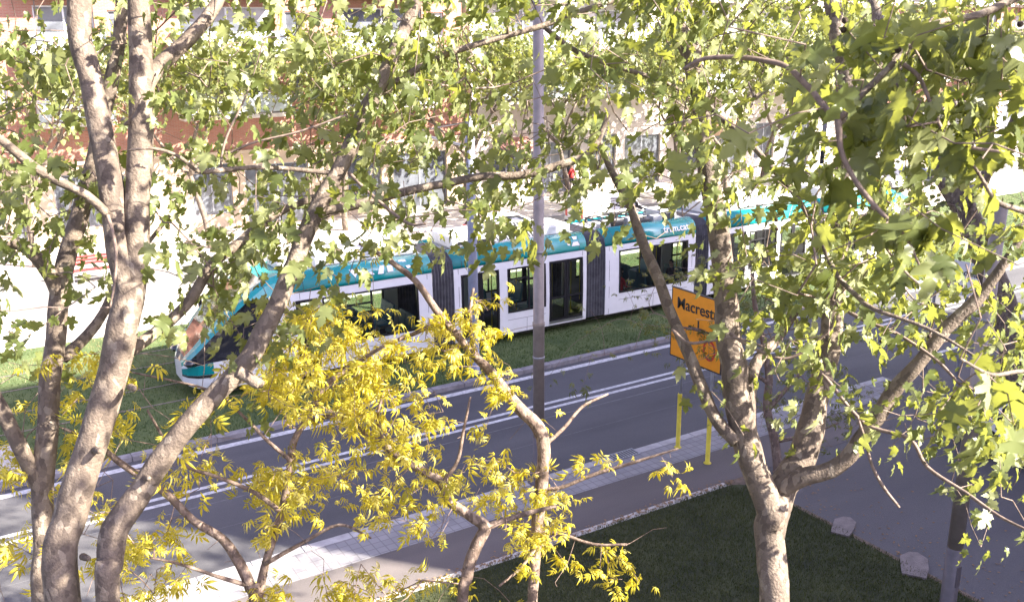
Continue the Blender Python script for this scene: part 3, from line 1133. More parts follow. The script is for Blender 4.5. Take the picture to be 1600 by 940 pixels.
# ---------------------------------------------------------------- people
def person(loc, rz, pose, label, group, shirt, trousers, hair_len=0.0, scale=1.0):
    """one continuous skinned body; seat height 0.46 for the seated pose"""
    t = thing('person', loc, label, 'person', group)
    V, E, Rr = [], [], []

    def add(p, r, par=None):
        V.append(Vector(p))
        Rr.append(r)
        if par is not None:
            E.append((par, len(V) - 1))
        return len(V) - 1
    hz = 0.56 if pose == 'sit' else 0.93
    pel = add((0, 0, hz), .125)
    wai = add((0.01, 0, hz + .20), .115, pel)
    che = add((0.0, 0, hz + .40), .13, wai)
    nb = add((0, 0, hz + .52), .07, che)
    nt = add((.02, 0, hz + .60), .052, nb)
    hc = add((.045, 0, hz + .70), .088, nt)
    ht = add((.035, 0, hz + .80), .075, hc)
    nose = add((.15, 0, hz + .685), .014, hc)
    for s in (-1, 1):
        add((.03, s * .098, hz + .70), .018, hc)
    for s in (-1, 1):
        sh = add((0, s * .18, hz + .47), .062, che)
        if pose == 'sit':
            el = add((.08, s * .23, hz + .20), .045, sh)
            wr = add((.30, s * .14, hz + .13), .030, el)
            dirv = Vector((.9, -s * .3, -.15))
        elif pose == 'walk':
            el = add((.10 * s, s * .23, hz + .20), .045, sh)
            wr = add((.10 * s + .12, s * .24, hz - .03), .030, el)
            dirv = Vector((.35, 0, -.93))
        else:
            el = add((-.03, s * .23, hz + .19), .045, sh)
            wr = add((.03, s * .24, hz - .06), .030, el)
            dirv = Vector((.1, 0, -1))
        dirv.normalize()
        pa = V[wr] + dirv * .07
        pm = add(pa, .034, wr)
        side = Vector((0, 1, 0)) if abs(dirv.y) < .5 else Vector((1, 0, 0))
        side = (side - dirv * side.dot(dirv)).normalized()
        for q, ln in ((-1.5, .065), (-.5, .08), (.5, .075), (1.5, .058)):
            f1 = add(pa + side * q * .017 + dirv * .03, .009, pm)
            f2 = add(pa + side * q * .018 + dirv * (.03 + ln * .6) + Vector((.006, 0, 0)), .008, f1)
            add(pa + side * q * .018 + dirv * (.03 + ln) + Vector((.02, 0, 0)), .007, f2)
        th = add(V[wr] + dirv * .03 + side * (-s) * .035, .011, wr)
        add(V[wr] + dirv * .075 + side * (-s) * .055, .009, th)
        hip = add((0, s * .095, hz - .06), .095, pel)
        if pose == 'sit':
            kn = add((.43, s * .11, hz - .05), .062, hip)
            an = add((.47, s * .11, .09), .042, kn)
        elif pose == 'walk':
            kn = add((.14 * s + .06, s * .09, .50), .062, hip)
            an = add((.28 * s - .04, s * .09, .09), .042, kn)
        else:
            kn = add((.02, s * .095, .50), .062, hip)
            an = add((0, s * .095, .09), .042, kn)
        to = add((V[an].x + .10, V[an].y, .045), .042, an)
        add((V[an].x + .18, V[an].y, .035), .032, to)
    me = bpy.data.meshes.new('body')
    me.from_pydata(V, E, [])
    o = bpy.data.objects.new('body', me)
    col.objects.link(o)
    sk = o.modifiers.new('skin', 'SKIN')
    sk.use_smooth_shade = True
    for i, sv in enumerate(me.skin_vertices[0].data):
        sv.radius = (Rr[i], Rr[i])
        sv.use_root = (i == 0)
    o.modifiers.new('sub', 'SUBSURF').levels = 1
    dg = bpy.context.evaluated_depsgraph_get()
    m2 = bpy.data.meshes.new_from_object(o.evaluated_get(dg))
    bpy.data.objects.remove(o)
    m2.materials.clear()
    for m in (M['skin'], shirt, trousers, M['black']):
        m2.materials.append(m)
    for p in m2.polygons:
        c = p.center
        if c.z > hz + .555:
            k = 0
        elif c.z < .085:
            k = 3
        elif c.z > hz - .02 and math.hypot(c.x, c.y * .85) < .30 and not (pose == 'sit' and c.x > .17):
            k = 1
        elif (pose == 'sit' and c.x > .17 and c.z > hz + .04) or (pose != 'sit' and abs(c.y) > .19 and c.z > hz - .25):
            k = 0
        else:
            k = 2
        p.material_index = k
        p.use_smooth = True
    ob = bpy.data.objects.new('body', m2)
    col.objects.link(ob)
    ob.parent = t
    hb = MB()                                            # hair cap, open at the face
    v, f = [], []
    nu, nv_ = 14, 7
    for j in range(nv_ + 1):
        ph = math.radians(100 + 20 * hair_len) * j / nv_
        for i in range(nu):
            a = 2 * math.pi * i / nu
            pf = ph * (0.55 if math.cos(a) > .55 else 1.0)
            r = .104
            v.append((.030 + r * math.sin(pf) * math.cos(a), r * .95 * math.sin(pf) * math.sin(a), hz + .745 + .112 * math.cos(pf) - (hair_len * .2 * max(0, j - 4) / 3 if math.cos(a) < .5 else 0)))
    for j in range(nv_):
        for i in range(nu):
            f.append((j * nu + i, j * nu + (i + 1) % nu, (j + 1) * nu + (i + 1) % nu, (j + 1) * nu + i))
    hb.add(v, f)
    k0 = MB()
    k0.v, k0.f, k0.m = hb.v, hb.f, hb.m
    me3 = bpy.data.meshes.new('hair')
    me3.from_pydata(k0.v, [], k0.f)
    me3.materials.append(M['hair'])
    me3.polygons.foreach_set('use_smooth', [True] * len(k0.f))
    h = bpy.data.objects.new('hair', me3)
    col.objects.link(h)
    h.parent = t
    eb = MB()
    for s in (-1, 1):
        eb.lathe((.125, s * .036, hz + .725), [(.001, -.006), (.012, 0), (.001, .008)], 8, 'x')
    eb.tube([(.130, -.025, hz + .640), (.138, 0, hz + .637), (.130, .025, hz + .640)], .006, 5)
    me4 = bpy.data.meshes.new('eyes')
    me4.from_pydata(eb.v, [], eb.f)
    me4.materials.append(M['hair'])
    e = bpy.data.objects.new('face', me4)
    col.objects.link(e)
    e.parent = t
    t.rotation_euler.z = rz
    t.scale = (scale,) * 3
    return t


for (x, y, f, lab, sh, hl) in (
        (19.95, YN + .42, 1, 'passenger in a dark red top seated behind the first half of the lettered middle window', M['redcloth'], 1),
        (22.15, YN + .42, -1, 'dark clothed passenger seated behind the far half of the lettered middle window', M['darkcloth'], 0),
        (20.85, YF - .42, -1, 'passenger in dark clothes seated across the aisle in the middle tram section', M['darkcloth'], 1),
        (26.0, YN + .42, 1, 'grey clothed passenger seated between the two double doors of the sunlit tram section', M['greycloth'], 0)):
    person((x - f * .08, y, 0.37), 0 if f > 0 else math.pi, 'sit', lab, 'tram passengers', sh, M['darkcloth'], hl, 0.97)
for (px, py, rz, sh, lab) in (
        (893, 300, 2.0, M['redcloth'], 'pedestrian in a red top walking on the far pavement'),
        (1213, 232, -1.0, M['bluecloth'], 'pedestrian in a blue top standing by the far shopfronts')):
    p = at_z(px, py, 0.09)
    person(p, rz, 'walk' if sh is M['redcloth'] else 'stand', lab, None, sh, M['darkcloth'])
#SPLIT
# ---------------------------------------------------------------- poles, signs, bench


def at_x(px, py, X):
    r = ray(px, py)
    return CAM + r * (X / r[0])


def lamp_post(base, r0, r1, h, label, arm, name='lamp_post', dark=1.1, mats=('polewarm', 'poledark')):
    t = thing(name, base, label, 'lamp post', 'street lamp posts')
    x, y, z = base
    b = MB()
    b.lathe(base, [(r0 * 2.0, -.02), (r0 * 2.0, .03), (r0 * 1.25, .04), (r0 * 1.06, .10), (r0 * 1.03, dark)], 20, mi=1)
    b.lathe(base, [(r0, dark + .001), (r0 * .97, 3.6), (r0 * 1.06, 3.62), (r0 * 1.06, 3.70), (r0 * .93, 3.72), (r1, h)], 20)
    b.build('pole', [M[mats[0]], M[mats[1]]], t, True)
    b = MB()
    b.bbox(x - .06, x + .06, y - r0 * 1.06, y - r0 * .8, .55, .95, .012)
    b.build('access_door', M[mats[1]], t)
    for zz in (2.9, 5.2):
        b = MB()
        b.lathe((x, y, zz), [(r0 * 1.0, 0), (r0 * 1.05, .005), (r0 * 1.05, .045), (r0 * 1.0, .05)], 18)
        b.build('band', M['galv'], t, True)
    b = MB()
    b.tube([(x, y, h - .05), (x + arm[0] * .4, y + arm[1] * .4, h + .25), (x + arm[0], y + arm[1], h + .32)], .045, 8)
    b.build('arm', M[mats[0]], t, True)
    b = MB()
    b.bbox(x + arm[0] - .14, x + arm[0] + .14, y + arm[1] - .35, y + arm[1] + .35, h + .26, h + .40, .05)
    o = b.build('lamp_head', M['galv'], t)
    b = MB()
    b.bbox(x + arm[0] - .11, x + arm[0] + .11, y + arm[1] - .26, y + arm[1] + .26, h + .235, h + .262, .01)
    b.build('lens', M['lamp'], o)
    return t


p = at_z(842, 752)
lamp_post(p, .125, .10, 13.0, 'tall grey lamp post on the paver strip in front of the tram', (0, 1.6))
p = at_z(1479, 956)
lamp_post(p, .125, .105, 7.0, 'tan lamp post with a dark painted foot beside the lawn and side street', (0, 1.4), dark=1.25)
p = at_z(742, 583)
t = thing('catenary_mast', p, 'blue grey overhead line mast standing in the grass beside the tram', 'mast')
b = MB()
b.lathe(p, [(.2, -.02), (.2, .05), (.150, .06), (.145, 2.2), (.125, 7.4), (.02, 7.45)], 18)
b.build('pole', mat('mast_paint', (0.20, 0.22, 0.29), 0.5, 0.3, var=0.12), t, True)
b = MB()
b.tube([(p[0], p[1], 6.6), (p[0], p[1] + 4.2, 6.75)], .04, 8)
b.tube([(p[0], p[1], 7.3), (p[0], p[1] + 3.6, 6.74)], .018, 6)
b.build('bracket', M['galv'], t)

# orange notice board on two posts
X0 = 14.16
c1, c2 = at_x(1051, 447, X0), at_x(1048, 553, X0)
c3, c4 = at_x(1127, 474, X0), at_x(1128, 585, X0)
yl, yr = (c1[1] + c2[1]) / 2, (c3[1] + c4[1]) / 2
zt, zb = (c1[2] + c3[2]) / 2, (c2[2] + c4[2]) / 2
pl, pr = at_z(1054, 700), at_z(1108, 722)
t = thing('notice_board', (X0, (yl + yr) / 2, 0), 'orange notice board with a red ring on two yellow sleeved posts', 'sign')
b = MB()
b.bbox(X0, X0 + .03, yr, yl, zb, zt, .006)
bo = b.build('board', M['orange'], t)
b = MB()
for (y0, y1, z0, z1) in ((yr - .02, yl + .02, zt, zt + .025), (yr - .02, yl + .02, zb - .025, zb), (yr - .02, yr - .001, zb, zt), (yl + .001, yl + .02, zb, zt)):
    b.box(X0 - .004, X0 + .04, y0, y1, z0, z1)
b.build('board_edge', M['darkmetal'], bo)
W, H_ = yl - yr, zt - zb
text_obj('lettering', 'Macrestre', M['ink'], bo, (X0 - .005, yl - .10 * W, zb + .73 * H_), (0, -1, 0), (0, 0, 1), .185 * W * 1.22)
b = MB()
b.box(X0 - .004, X0 - .0005, yr + .02, yl - .35 * W, zb + .50 * H_, zb + .53 * H_)
b.box(X0 - .004, X0 - .0005, yl - .56 * W, yl - .53 * W, zb + .53 * H_, zb + .64 * H_)
b.build('diagram', M['ink'], bo)
b = MB()
cyy, czz = yr + .22 * W, zb + .27 * H_
ro, ri = .105 * W * 1.15, .080 * W * 1.15
ring = []
for k in range(28):
    a = 2 * math.pi * k / 28
    ring += [(X0 - .005, cyy + ro * math.cos(a), czz + ro * 1.25 * math.sin(a)), (X0 - .005, cyy + ri * math.cos(a), czz + ri * 1.25 * math.sin(a))]
b.add(ring, [[2 * k, (2 * k + 2) % 56, (2 * k + 3) % 56, 2 * k + 1] for k in range(28)])
b.build('prohibition_ring', M['red'], bo)
for (q, off) in ((pl, .0), (pr, .0)):
    yy = q[1]
    b = MB()
    b.tube([(X0 + .065, yy, -.02), (X0 + .065, yy, zt - .1)], .038, 10)
    po = b.build('post', M['galv'], t, True)
    b = MB()
    b.lathe((X0 + .055, yy, 0), [(.09, 0), (.09, .012), (.054, .014), (.054, 1.35), (.05, 1.38)], 14)
    b.build('sleeve', M['yellow'], po, True)

# white direction sign
X1 = 24.0
a1, a2 = at_x(1446, 392, X1), at_x(1446, 446, X1)
a3, a4 = at_x(1530, 418, X1), at_x(1526, 470, X1)
yl, yr = (a1[1] + a2[1]) / 2, (a3[1] + a4[1]) / 2
zt, zb = (a1[2] + a3[2]) / 2, (a2[2] + a4[2]) / 2
W, H_ = yl - yr, zt - zb
t = thing('direction_sign', (X1, (yl + yr) / 2, 0), 'white two row direction sign with black lettering beyond the side street', 'sign')
for k in (0, 1):
    z0, z1 = (zb + .515 * H_, zt) if k == 0 else (zb, zb + .485 * H_)
    b = MB()
    b.bbox(X1, X1 + .03, yr, yl, z0, z1, .006)
    o = b.build('panel', M['signwhite'], t)
    text_obj('lettering', 'Parc Ciutadella' if k == 0 else 'Sants', M['ink'], o, (X1 - .005, yl - .07 * W, z0 + .09 * H_), (0, -1, 0), (0, 0, 1), (.155 if k == 0 else .21) * W)
    if k:
        b = MB()
        u = .13 * W
        y0, zz = yl - .62 * W, z0 + .09 * H_
        for pts in ([(0, 0), (.25, 0), (.95, .7), (.75, .9)], [(.25, 1.0), (1.0, 1.0), (1.0, .78), (.25, .78)], [(1.0, 1.0), (1.0, .25), (.78, .25), (.78, 1.0)]):
            b.add([(X1 - .005 - .001 * len(b.f), y0 - u * a, zz + u * c) for a, c in pts], [(0, 1, 2, 3)])
        b.build('arrow', M['ink'], o)
b = MB()
b.box(X1 - .003, X1 - .001, yl - .40 * W, yl - .32 * W, zb + .535 * H_, zb + .575 * H_)
for yy in (yl - .2 * W, yr + .2 * W):
    b.tube([(X1 + .08, yy, -.06), (X1 + .08, yy, zt - .1)], .045, 10)
b.build('post', M['galv'], t)

# drain grate in the kerb
p = at_z(970, 708)
t = thing('drain_grate', (p[0], 15.95, 0), 'dark slotted drain grate set in the kerb near the notice board', 'drain')
b = MB()
b.box(p[0] - .36, p[0] + .36, 15.80, 16.085, .0065, .012)
b.build('pit', M['black'], t)
b = MB()
for k in range(10):
    x = p[0] - .35 + k * .0775
    b.box(x, x + .028, 15.80, 16.085, .0125, .024)
b.box(p[0] - .38, p[0] + .38, 16.086, 16.11, .007, .024)
b.box(p[0] - .38, p[0] + .38, 15.775, 15.799, .007, .024)
b.build('grate', M['galv'], t)

# two stone slabs at the lawn corner
for (px, py, sx, sy, rz, lab) in ((1318, 822, .85, .42, .5, 'pale flat stone slab on the lawn edge nearer the pavement'), (1428, 882, .95, .5, .62, 'pale flat stone slab on the lawn edge beside the tan lamp post')):
    p = at_z(px, py)
    b = MB()
    c, s_ = math.cos(rz), math.sin(rz)
    poly = [(-sx / 2, -sy * .42), (-sx * .1, -sy * .5), (sx * .3, -sy * .47), (sx / 2, -sy * .12), (sx * .46, sy * .18), (sx * .22, sy * .5), (-sx * .2, sy * .46), (-sx * .48, sy * .40)]
    b.prism(poly, lambda q, k: (p[0] + q[0] * c - q[1] * s_, p[1] + q[0] * s_ + q[1] * c, -.03 + .065 * k - .03 * k * (q[0] / sx)))
    tag(b.build('stone_slab', M['stone']), lab, 'stone slab', 'stone slabs at the lawn corner')

# red bench on the far pavement
p = at_z(148, 437, .08)
t = thing('park_bench', p, 'dark red slatted bench on the sunny far pavement', 'bench')
for (z, y0, n_, nm) in ((.44, -.22, 3, 'seat'), (.62, .26, 3, 'backrest')):
    b = MB()
    for k in range(n_):
        if nm == 'seat':
            b.bbox(p[0] - .95, p[0] + .95, p[1] + y0 + k * .155, p[1] + y0 + k * .155 + .14, p[2] + z, p[2] + z + .04, .008)
        else:
            b.bbox(p[0] - .95, p[0] + .95, p[1] + y0 + k * .03, p[1] + y0 + .035 + k * .03, p[2] + z + k * .13, p[2] + z + .12 + k * .13, .008)
    b.build(nm, M['wood'], t)
for dx in (-.8, .8):
    b = MB()
    b.tube([(p[0] + dx, p[1] - .2, p[2]), (p[0] + dx, p[1] - .2, p[2] + .43), (p[0] + dx, p[1] + .22, p[2] + .43), (p[0] + dx, p[1] + .36, p[2] + 1.0)], .025, 8)
    b.tube([(p[0] + dx, p[1] + .22, p[2] + .42), (p[0] + dx, p[1] + .26, p[2])], .025, 8)
    b.build('leg', M['galv'], t)


# ---------------------------------------------------------------- vehicles
def vehicle(loc, rz, kind, paint, label, cat, group=None):
    """lofted body along local x (front at +x), origin on the ground at the centre"""
    L, Wd = (4.3, 1.74) if kind == 'car' else (4.6, 1.86)
    if kind == 'car':
        prof = [(-2.10, .30, .62, .72), (-2.02, .24, .78, .95), (-1.70, .22, .90, 1.28), (-1.30, .22, .92, 1.44), (-.60, .22, .93, 1.49), (.10, .22, .93, 1.46), (.55, .22, .93, 1.25), (1.00, .22, .92, .96), (1.60, .22, .84, .86), (1.98, .24, .70, .74), (2.14, .32, .55, .60)]
    else:
        prof = [(-2.28, .32, .95, 1.66), (-2.20, .26, 1.05, 1.80), (-1.60, .24, 1.05, 1.86), (-.60, .24, 1.05, 1.88), (.30, .24, 1.05, 1.86), (.75, .24, 1.05, 1.74), (1.15, .24, 1.04, 1.36), (1.45, .24, 1.00, 1.08), (1.95, .26, .86, .92), (2.20, .30, .66, .72), (2.30, .36, .56, .60)]
    t = thing('parked_car' if kind == 'car' else 'parked_van', loc, label, cat, group)
    hw = Wd / 2
    body, glass = MB(), MB()
    rows = []
    for (x, zb, zl, zt) in prof:
        endf = 1 - .10 * max(0, abs(x) - 1.6) / .6
        w_ = hw * endf
        g = (zt - zl)
        rows.append([(x, 0, zb), (x, w_ * .92, zb), (x, w_, zb + .18), (x, w_ * 1.0, (zb + zl) / 2), (x, w_ * .965, zl), (x, w_ * .965 - g * .18, zl + g * .82), (x, w_ * .965 - g * .30, zt - .01), (x, 0, zt + .015)])
    cabin = [i for i in range(len(prof)) if prof[i][3] - prof[i][2] > .28]
    for i in range(len(prof) - 1):
        for k in range(7):
            for s_ in (-1, 1):
                q = [(rows[a][c][0], s_ * rows[a][c][1], rows[a][c][2]) for a, c in ((i, k), (i + 1, k), (i + 1, k + 1), (i, k + 1))]
                both = i in cabin and i + 1 in cabin
                half = (i in cabin) != (i + 1 in cabin)
                isg = (k == 4 and both and not (kind == 'van' and i < 3)) or (k in (5, 6) and half) or (k in (5, 6) and kind == 'car' and i == 1)
                (glass if isg else body).add(q, [(0, 1, 2, 3)])
    for r in (rows[0], rows[-1]):
        v = [(p[0], p[1], p[2]) for p in r] + [(p[0], -p[1], p[2]) for p in r[::-1]]
        body.add(v, [list(range(len(v)))])
    bo = body.build('body', paint, t, True)
    bo.data.polygons.foreach_set('use_smooth', [True] * len(bo.data.polygons))
    glass.build('window', M['darkglass'], t, True)
    for m_ in (bo,):
        pass
    for x in (-1.32, 1.36):
        for s_ in (-1, 1):
            b = MB()
            b.lathe((x, s_ * (hw - .08), .32), [(.20, -.09), (.31, -.09), (.325, -.05), (.325, .05), (.31, .09), (.20, .09)], 22, 'y')
            wo = b.build('wheel', M['tyre'], t, True)
            b = MB()
            b.lathe((x, s_ * (hw - .08) + s_ * .06, .32), [(.001, -.03), (.205, -.03), (.205, .03), (.05, .015), (.001, .02)], 16, 'y')
            b.build('rim', M['steel'], wo)
    for x in (-1.32, 1.36):                              # dark wheel arches
        for s_ in (-1, 1):
            b = MB()
            arc = [(x + .40 * math.cos(a), .32 + .40 * math.sin(a)) for a in np.linspace(-.1, math.pi + .1, 14)]
            b.add([(p_[0], s_ * (hw + .004), p_[1]) for p_ in arc], [list(range(14))])
            b.build('wheel_arch', M['black'], t)
    for s_ in (-1, 1):
        b = MB()
        xm = .78 if kind == 'car' else 1.12
        b.bbox(xm - .07, xm + .07, s_ * (hw + .12) - .10, s_ * (hw + .12) + .10, 1.00, 1.18, .03)
        b.tube([(xm, s_ * (hw - .06), 1.02), (xm, s_ * (hw + .08), 1.06)], .03, 6)
        b.build('side_mirror', M['black'], t)
        b = MB()
        xf = prof[-2][0]
        b.bbox(xf - .12, xf + .06, s_ * hw * .68 - .16, s_ * hw * .68 + .16, prof[-2][2] - .14, prof[-2][2] + .01, .03)
        b.build('headlight', M['lamp'], t)
        b = MB()
        b.bbox(prof[0][0] - .02, prof[0][0] + .10, s_ * hw * .72 - .10, s_ * hw * .72 + .10, .72, .92 if kind == 'car' else 1.25, .02)
        b.build('tail_light', M['redlens'], t)
        b = MB()
        b.bbox(-.18, .0, s_ * (hw + .006) - .014, s_ * (hw + .006) + .014, .86, .89, .006)
        b.build('door_handle', M['black'], t)
    b = MB()
    b.bbox(prof[-1][0] - .06, prof[-1][0] + .05, -hw * .8, hw * .8, .28, .50, .04)
    b.bbox(prof[0][0] - .05, prof[0][0] + .06, -hw * .85, hw * .85, .30, .54, .04)
    b.build('bumper', M['black'], t)
    for c in t.children:                                 # parts were built at the origin: move them to the thing
        fix_local(c, loc)
    t.rotation_euler.z = rz
    return t


def fix_local(c, loc):
    d = np.array(loc, np.float32)
    n = len(c.data.vertices)
    a = np.empty(n * 3, np.float32)
    c.data.vertices.foreach_get('co', a)
    c.data.vertices.foreach_set('co', (a.reshape(-1, 3) + d).ravel())
    c.data.update()
    for g in c.children:
        fix_local(g, loc)


vehicle((20.78, 9.95, -.004), math.pi / 2, 'van', M['carwhite'], 'white van parked in the side street behind the tan lamp post', 'van')
vehicle((29.5, 38.2, -.02), 0, 'van', M['carwhite'], 'white van parked at the far kerb behind the middle of the tram', 'van', 'vehicles parked at the far kerb')
vehicle((36.2, 38.2, -.02), 0, 'car', M['cargrey'], 'grey car parked at the far kerb in front of the white van', 'car', 'vehicles parked at the far kerb')
vehicle((23.3, 38.2, -.02), 0, 'car', M['carwhite'], 'white car parked at the far kerb behind the front tram door', 'car', 'vehicles parked at the far kerb')
vehicle((52.0, 38.2, -.02), 0, 'car', M['carwhite'], 'white car parked at the far kerb beyond the rear of the tram', 'car', 'vehicles parked at the far kerb')


# ---------------------------------------------------------------- buildings
def holed_wall(mb, x0, x1, z0, z1, y, th, holes, mi=0):
    xs = sorted({x0, x1, *[h[0] for h in holes], *[h[1] for h in holes]})
    zs = sorted({z0, z1, *[h[2] for h in holes], *[h[3] for h in holes]})
    for i in range(len(xs) - 1):
        for j in range(len(zs) - 1):
            cx, cz = (xs[i] + xs[i + 1]) / 2, (zs[j] + zs[j + 1]) / 2
            if any(h[0] < cx < h[1] and h[2] < cz < h[3] for h in holes):
                continue
            mb.add([(xs[i], y, zs[j]), (xs[i + 1], y, zs[j]), (xs[i + 1], y, zs[j + 1]), (xs[i], y, zs[j + 1])], [(0, 1, 2, 3)], mi)
    for (a, b_, c, d) in holes:
        mb.add([(a, y, c), (b_, y, c), (b_, y, d), (a, y, d), (a, y + th, c), (b_, y + th, c), (b_, y + th, d), (a, y + th, d)],
               [(0, 4, 5, 1), (1, 5, 6, 2), (2, 6, 7, 3), (3, 7, 4, 0)], mi)


def apartment(x0, x1, wallm, basem, label, bays, gz, seed, shops):
    t = thing('apartment_building', ((x0 + x1) / 2, 48.2, 0), label, 'building', 'buildings across the street')
    rr = random.Random(seed)
    YB, HT = 48.2, 18.4
    floors = [(5.92 + 2.9 * k) for k in range(4)]
    holes, balc, base_h = [], [], []
    for (bx0, bx1) in bays:
        for z in floors:
            holes.append((bx0 + .35, bx1 - 1.6, z + .05, z + 2.25))
            holes.append((bx1 - 1.0, bx1 - .25, z + .75, z + 2.05))
            balc.append((bx0, bx1, z))
        base_h.append((bx0 + .2, bx0 + 2.2, .95, 3.5))
        base_h.append((bx0 + 2.9, bx1 - .3, .14, 3.3))
    b = MB()
    holed_wall(b, x0, x1, gz, HT, YB, .30, [h for h in holes])
    b.add([(x0, YB, gz), (x0, YB + 14, gz), (x0, YB + 14, HT), (x0, YB, HT)], [(0, 1, 2, 3)])
    b.add([(x1, YB, gz), (x1, YB + 14, gz), (x1, YB + 14, HT), (x1, YB, HT)], [(3, 2, 1, 0)])
    b.add([(x0, YB + 14, gz), (x1, YB + 14, gz), (x1, YB + 14, HT), (x0, YB + 14, HT)], [(3, 2, 1, 0)])
    b.build('wall', wallm, t)
    b = MB()
    holed_wall(b, x0, x1, .0, gz - .16, YB - .02, .32, base_h)
    b.box(x0, x1, YB - .14, YB + .2, gz - .16, gz)
    b.build('ground_floor', basem, t)
    b = MB()
    b.box(x0 - .1, x1 + .1, YB - .35, YB + 14.1, HT, HT + .35)
    b.build('roof', M['slab'], t)
    for h in holes + base_h:
        f = MB()
        a, c, d, e = h
        y = YB + .14
        for (p, q, r, s_) in ((a, a + .07, d, e), (c - .07, c, d, e), (a + .07, c - .07, d, d + .07), (a + .07, c - .07, e - .07, e)):
            f.box(p, q, y, y + .06, r, s_)
        if c - a > 1.2:
            m_ = (a + c) / 2
            f.box(m_ - .04, m_ + .04, y + .002, y + .058, d + .07, e - .07)
        o = f.build('window', M['signwhite'] if h in holes else M['galv'], t)
        g = MB()
        sh = 0 if h in base_h else rr.choice([0, .3, .5, .9, 0])
        zc = e - .07 - (e - d - .14) * sh
        g.add([(a + .07, y + .03, d + .07), (c - .07, y + .03, d + .07), (c - .07, y + .03, zc), (a + .07, y + .03, zc)], [(0, 1, 2, 3)], 0)
        if sh:
            g.add([(a + .07, y + .02, zc), (c - .07, y + .02, zc), (c - .07, y + .02, e - .07), (a + .07, y + .02, e - .07)], [(0, 1, 2, 3)], 1)
        g.build('pane', [M['shopglass'], M['shutter']], o)
        if h in holes:
            k = MB()
            k.box(a, c, YB + .21, YB + .23, d, e)
            k.build('curtain', M['slab'] if rr.random() < .4 else M['inceil'], o)
    for (a, c, z) in balc:
        f = MB()
        f.bbox(a - .1, c - 1.3, YB - 1.15, YB - .002, z - .16, z + .04, .015)
        o = f.build('balcony', M['slab'], t)
        f = MB()
        f.box(a - .06, c - 1.34, YB - 1.12, YB - 1.09, z + .12, z + .98)
        f.box(a - .06, a - .03, YB - 1.088, YB - .05, z + .12, z + .98)
        f.box(c - 1.37, c - 1.34, YB - 1.088, YB - .05, z + .12, z + .98)
        f.build('panel', M['railglass'], o)
        f = MB()
        f.tube([(a - .05, YB - .02, z + 1.04), (a - .05, YB - 1.1, z + 1.04), (c - 1.35, YB - 1.1, z + 1.04), (c - 1.35, YB - .02, z + 1.04)], .03, 6)
        n_ = int((c - a - 1.3) / .9)
        for k in range(n_ + 1):
            x = a - .05 + k * (c - 1.3 - a) / n_
            f.box(x - .02, x + .02, YB - 1.088, YB - 1.05, z + .04, z + 1.02)
        f.build('railing', M['signwhite'], o)
    for (bx, wd, m_) in shops:
        f = MB()
        f.prism([(YB - .02, 3.75), (YB - 1.25, 3.25), (YB - 1.25, 3.02), (YB - 1.22, 3.02), (YB - 1.22, 3.2), (YB - .02, 3.68)], lambda p, s_: (bx + wd * s_, p[0], p[1]))
        f.build('awning', m_, t)
    return t


apartment(-16, 26.5, M['brick'], M['cream'], 'red brick apartment block with pale balconies over a cream ground floor', [(-14.5, -8.2), (-7.2, -1.0), (0.0, 3.6), (4.45, 8.9), (10.7, 17.3), (19.0, 25.6)], 4.1, 3, [])
apartment(27.0, 57.0, M['pale'], M['pale'], 'pale rendered apartment block with shop awnings beyond the tram roof', [(28.2, 34.4), (35.4, 41.6), (42.6, 48.8), (49.8, 56.0)], 4.1, 5, [(28.4, 2.4, M['awning']), (42.6, 5.6, M['awning2'])])
apartment(57.5, 116.0, M['brick'], M['pale'], 'long brick apartment block past the pale one along the street', [(58.5 + 7.1 * k, 64.9 + 7.1 * k) for k in range(8)], 4.1, 8, [(73, 5, M['awning'])])

# unseen blocks added behind the camera, shaped to shade the near street
t = thing('apartment_building', (28, -6, 0), 'added unseen cream block with low wings, shading the near street', 'building', 'buildings across the street')
sx_, sy_ = math.sin(R(SUN_AZ)), math.cos(R(SUN_AZ))


def shade_block(poly, h):
    b = MB()
    b.prism(poly, lambda p, s_: (p[0], p[1], h * s_))
    o = b.build('wall', M['cream'], t)
    k = MB()
    n_ = len(poly)
    for i in range(n_):
        p0, p1 = np.array(poly[i]), np.array(poly[(i + 1) % n_])
        e = p1 - p0
        ln = np.linalg.norm(e)
        e = e / ln
        nrm = np.array([e[1], -e[0]])
        for q in range(int(ln / 3)):
            for fl in range(int(h / 3)):
                a = p0 + e * (q * 3 + .8) + nrm * .02
                c = a + e * 1.3
                k.add([(*a, fl * 3 + 1), (*c, fl * 3 + 1), (*c, fl * 3 + 2.5), (*a, fl * 3 + 2.5)], [(0, 1, 2, 3)])
    k.build('window', M['shopglass'], o)


def block(p, q, dep, h):         # footprint whose end walls run along the sun direction
    shade_block([p, (p[0] + dep * sx_, p[1] + dep * sy_), (q[0] + dep * sx_, q[1] + dep * sy_), q], h)


block((20.2, -2.0), (48.0, -2.0), 14, 28.4)
block((18.75, -4.5), (20.3, -1.95), 6, 14.4)
block((15.7, -7.0), (18.8, -4.45), 6, 13.0)
#SPLIT
# ---------------------------------------------------------------- trees near the camera
def catmull(pts, sub=4):
    P = np.asarray(pts, float)
    if len(P) < 3:
        return P
    Q = np.vstack([2 * P[0] - P[1], P, 2 * P[-1] - P[-2]])
    out = []
    for i in range(1, len(Q) - 2):
        for k in range(sub):
            t = k / sub
            a, b, c, d = Q[i - 1], Q[i], Q[i + 1], Q[i + 2]
            out.append(.5 * (2 * b + (c - a) * t + (2 * a - 5 * b + 4 * c - d) * t * t + (3 * b - a - 3 * c + d) * t ** 3))
    out.append(P[-1])
    return np.array(out)


